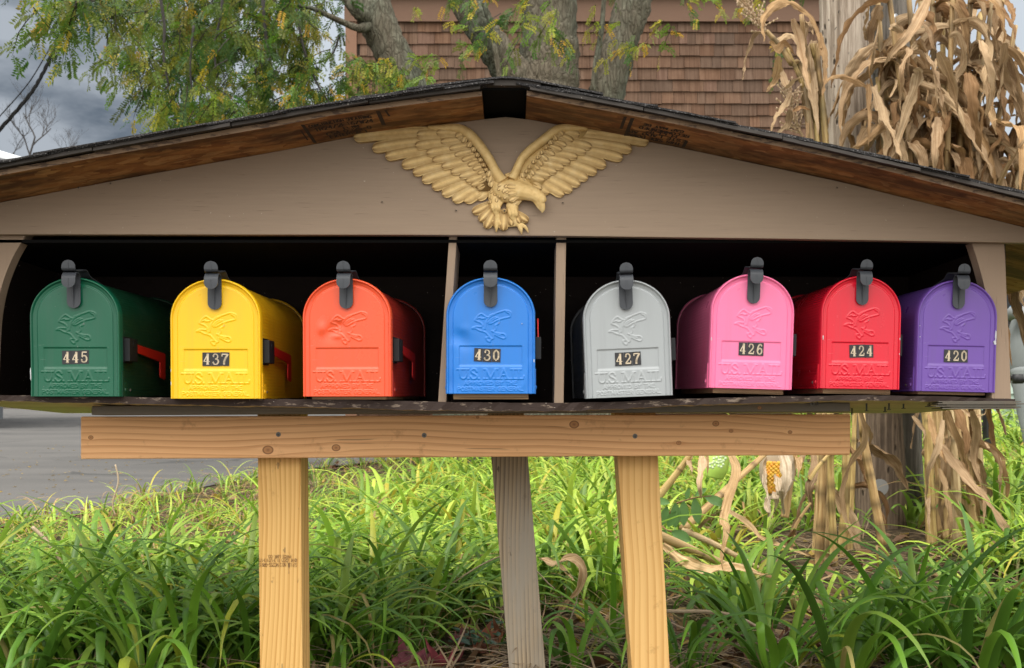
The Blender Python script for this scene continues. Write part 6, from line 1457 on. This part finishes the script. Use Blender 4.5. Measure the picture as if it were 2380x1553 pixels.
for i, (vx, vy, Y, nbl, l, w, lab) in enumerate(FRONT):
    rs2 = np.random.RandomState(100+i); x = (vx-CXV)*(D+Y)/FV
    A = make_clumps([x], [Y], [nbl], [l], [w*1.4], rs2, [.10], .06, [.74], (.9,2.9), (1.05,1.55), .03); A[6] = A[6]*np.array([[.86,1.12,.72]]); V, F, C = blades(*A[:7], 14, A[7], rs2)
    o = np_obj('daylily', V-np.array([x, Y, float(gz(np.array(x), Y))]), F, M['grass'], None, True, C); o.location = (x, Y, float(gz(np.array(x), Y)))
    tag(o, lab, 'daylily', 'daylily plants in the foreground')
# seedling with paired leaflets
sd = empty('tree_seedling', P(1620, 1260, 1.5), 'leafy seedling with paired oval leaflets beside the pine post under the beam', 'seedling')
mb = MB(); lb = MB()
def leaflet(mb, p, d, l, w, col, nrm=Vector((0,-1,.4))):
    d = d.normalized(); s = d.cross(nrm).normalized(); n_ = s.cross(d); V = []; 
    for i in range(7):
        u = i/6; ww = w*math.sin(math.pi*min(1, u*.94+.03))**.8
        for a in (-1, 0, 1): V.append(p+d*l*u+s*a*ww+n_*(.18*w*abs(a)-.25*l*u*u*.5))
    mb.add(V, [(i*3+k, i*3+k+1, i*3+k+4, i*3+k+3) for i in range(6) for k in (0, 1)], col=col)
q = [P(*CB(60,760),1.5), P(*CB(150,640),1.45), P(*CB(250,610),1.42), P(*CB(340,600),1.42)]; mb.tube(q, [.004,.003,.0025,.002], 6)
rr = rnd(4)
for (a, b, dx, dz, l) in [(95,660,-.3,-1,.10),(140,640,0,-1,.125),(185,630,.0,-1,.125),(245,615,.15,-1,.13),(300,605,1,-.35,.12),(110,640,-.9,.2,.09),(200,620,.2,.9,.06),(250,600,.7,.5,.07)]:
    g_ = rr.uniform(.85,1.15); l *= .62; leaflet(lb, P(*CB(a,b),1.42), Vector((dx,-.15,dz)), l, l*.22, (.15*g_,.30*g_,.09*g_))
q2 = [P(*CB(60,760),1.5), P(*CB(90,790),1.45), P(*CB(130,800),1.4)]; mb.tube(q2, .003, 6)
for (a, b, dx, dz, l) in [(90,790,-.5,-.6,.10),(120,800,.7,-.3,.11),(100,770,.4,.8,.09)]: leaflet(lb, P(*CB(a,b),1.4), Vector((dx,-.15,dz)), l*.6, l*.18, (.12,.25,.07))
relb(mb.build('stem', new_mat('seedling_stem', (.22,.12,.05), .7)[0]), sd); relb(lb.build('leaflets', M['grass'], smooth=True), sd)
# fallen maple leaves
MAPLE = [(0,-.45),(.06,-.16),(.34,-.30),(.30,-.14),(.52,-.06),(.40,.04),(.46,.20),(.26,.16),(.20,.30),(.12,.24),(.0,.58),(-.12,.24),(-.22,.32),(-.26,.16),(-.47,.20),(-.40,.04),(-.53,-.06),(-.30,-.14),(-.34,-.30),(-.06,-.16)]
def maple(vx, vy, Y, size, rotz, tilt, curl, col, label, seed):
    rr = rnd(seed); bm = bmesh.new(); vs_ = [bm.verts.new((a, b, 0)) for a, b in MAPLE]; c = bm.verts.new((0, 0, 0))
    for i in range(len(vs_)): bm.faces.new((vs_[i], vs_[(i+1) % len(vs_)], c))
    bmesh.ops.subdivide_edges(bm, edges=bm.edges[:], cuts=2, use_grid_fill=True)
    for v in bm.verts:
        r = math.hypot(v.co.x, v.co.y); v.co.z = curl*(r*r*1.1+.16*math.sin(v.co.x*9+seed)*r+.1*math.sin(v.co.y*13+seed*2)*r)
        v.co *= size
    me = bpy.data.meshes.new('maple_leaf'); bm.to_mesh(me); bm.free(); o = bpy.data.objects.new('maple_leaf', me); COL.objects.link(o)
    for p in me.polygons: p.use_smooth = True
    m, nt, b = new_mat('maple_leaf_'+str(seed), col, .6); n_ = noise(nt, coords(nt, (40,40,40)), 1, 5)
    nt.links.new(mixc(nt, ramp(nt, n_, [(.35,0),(.7,.9)]), col, tuple(x*.45 for x in col)), b.inputs['Base Color']); me.materials.append(m)
    x = (vx-CXV)*(D+Y)/FV; o.location = (x, Y, float(gz(np.array(x), Y))+.018); o.rotation_euler = (tilt, rr.uniform(-.3,.3), rotz)
    tag(o, label, 'fallen leaf', 'maple leaves fallen in the litter')
maple(950,1540,.60,.13,.6,.75,.9,(.24,.045,.07),'large crimson maple leaf lying at the bottom left of the grey post',1)
maple(1030,1552,.58,.12,2.4,.4,1.2,(.34,.07,.09),'pinkish red maple leaf beside the large crimson one',2)
maple(1105,1490,.80,.12,1.2,.8,1.4,(.30,.10,.05),'rusty curled maple leaf by dark green leaflets near the grey post',3)
maple(1155,1478,.85,.10,-.7,1.0,1.3,(.34,.13,.06),'orange-brown maple leaf touching the grey post',4)
maple(1075,1480,.85,.09,.2,.6,1.0,(.22,.05,.05),'small dark red maple leaf behind the rusty one',5)
for k, (a, b, s_, col) in enumerate([(1760,1520,.12,(.20,.085,.045)),(1810,1530,.13,(.24,.10,.055)),(1870,1515,.12,(.28,.12,.08)),(1700,1535,.10,(.17,.075,.04)),(1640,1400,.08,(.35,.22,.12)),(1840,1545,.11,(.18,.07,.04))]):
    maple(a, b, .62+.05*(k % 3), s_, k*1.3, .5+.2*(k % 2), 1.3, col, ['brown maple leaf leftmost of the leaf pile at lower right','reddish brown leaf in the middle of the pile at lower right','pinkish brown curled leaf at the right of the pile','dark brown leaf at the front left of the pile by the pine post','pale tan leaf beside the lying corn stalk','dark leaf at the very bottom of the pile at lower right'][k], 20+k)
# periwinkle
pw = empty('periwinkle', P(1110, 1500, .8), 'dark glossy green periwinkle sprig among the red leaves', 'plant')
lb = MB(); rr = rnd(12)
for k in range(26):
    x = (rr.uniform(1055,1165)-CXV)*(3.02)/FV; yy = .80+rr.uniform(-.08,.10); leaflet(lb, Vector((x, yy, float(gz(np.array(x),yy))+rr.uniform(.02,.07))), Vector((rr.uniform(-1,1), rr.uniform(-1,.3), rr.uniform(-.1,.4))), rr.uniform(.03,.05), .010, (.02,.065,.03), Vector((0,-.3,1)))
relb(lb.build('leaves', new_mat('periwinkle_leaf', (.02,.06,.028), .3)[0], smooth=True), pw)
# long pale dead stems lying across the litter
for k, (pts, Y, w, lab) in enumerate([([(1540,1420),(1700,1430),(1830,1500),(1900,1515)], .7, .010, 'long pale dead blade lying right of the pine post'),([(1290,1370),(1180,1290),(1000,1390),(960,1420)], .9, .004, 'thin straw stem bridging the grass left of the grey post'),([(268,1080),(275,1120),(262,1170),(268,1200)], 2.2, .006, 'single pale dry stalk rising against the road at left'),([(75,1225),(110,1260),(150,1320),(170,1370)], 1.3, .012, 'pale split reed leaning at the left edge')]):
    mb = MB(); ys = [Y]*4; e = spline([(a, b, Y) for a, b in pts], 20); mb.tube([P(a, b, y) for a, b, y in e], [w*.5]*19+[w*.2], 6, col=(.55,.44,.31)); tag(mb.build('dead_reed', M['cane'], smooth=True), lab, 'reed', 'dead reeds in the grass')
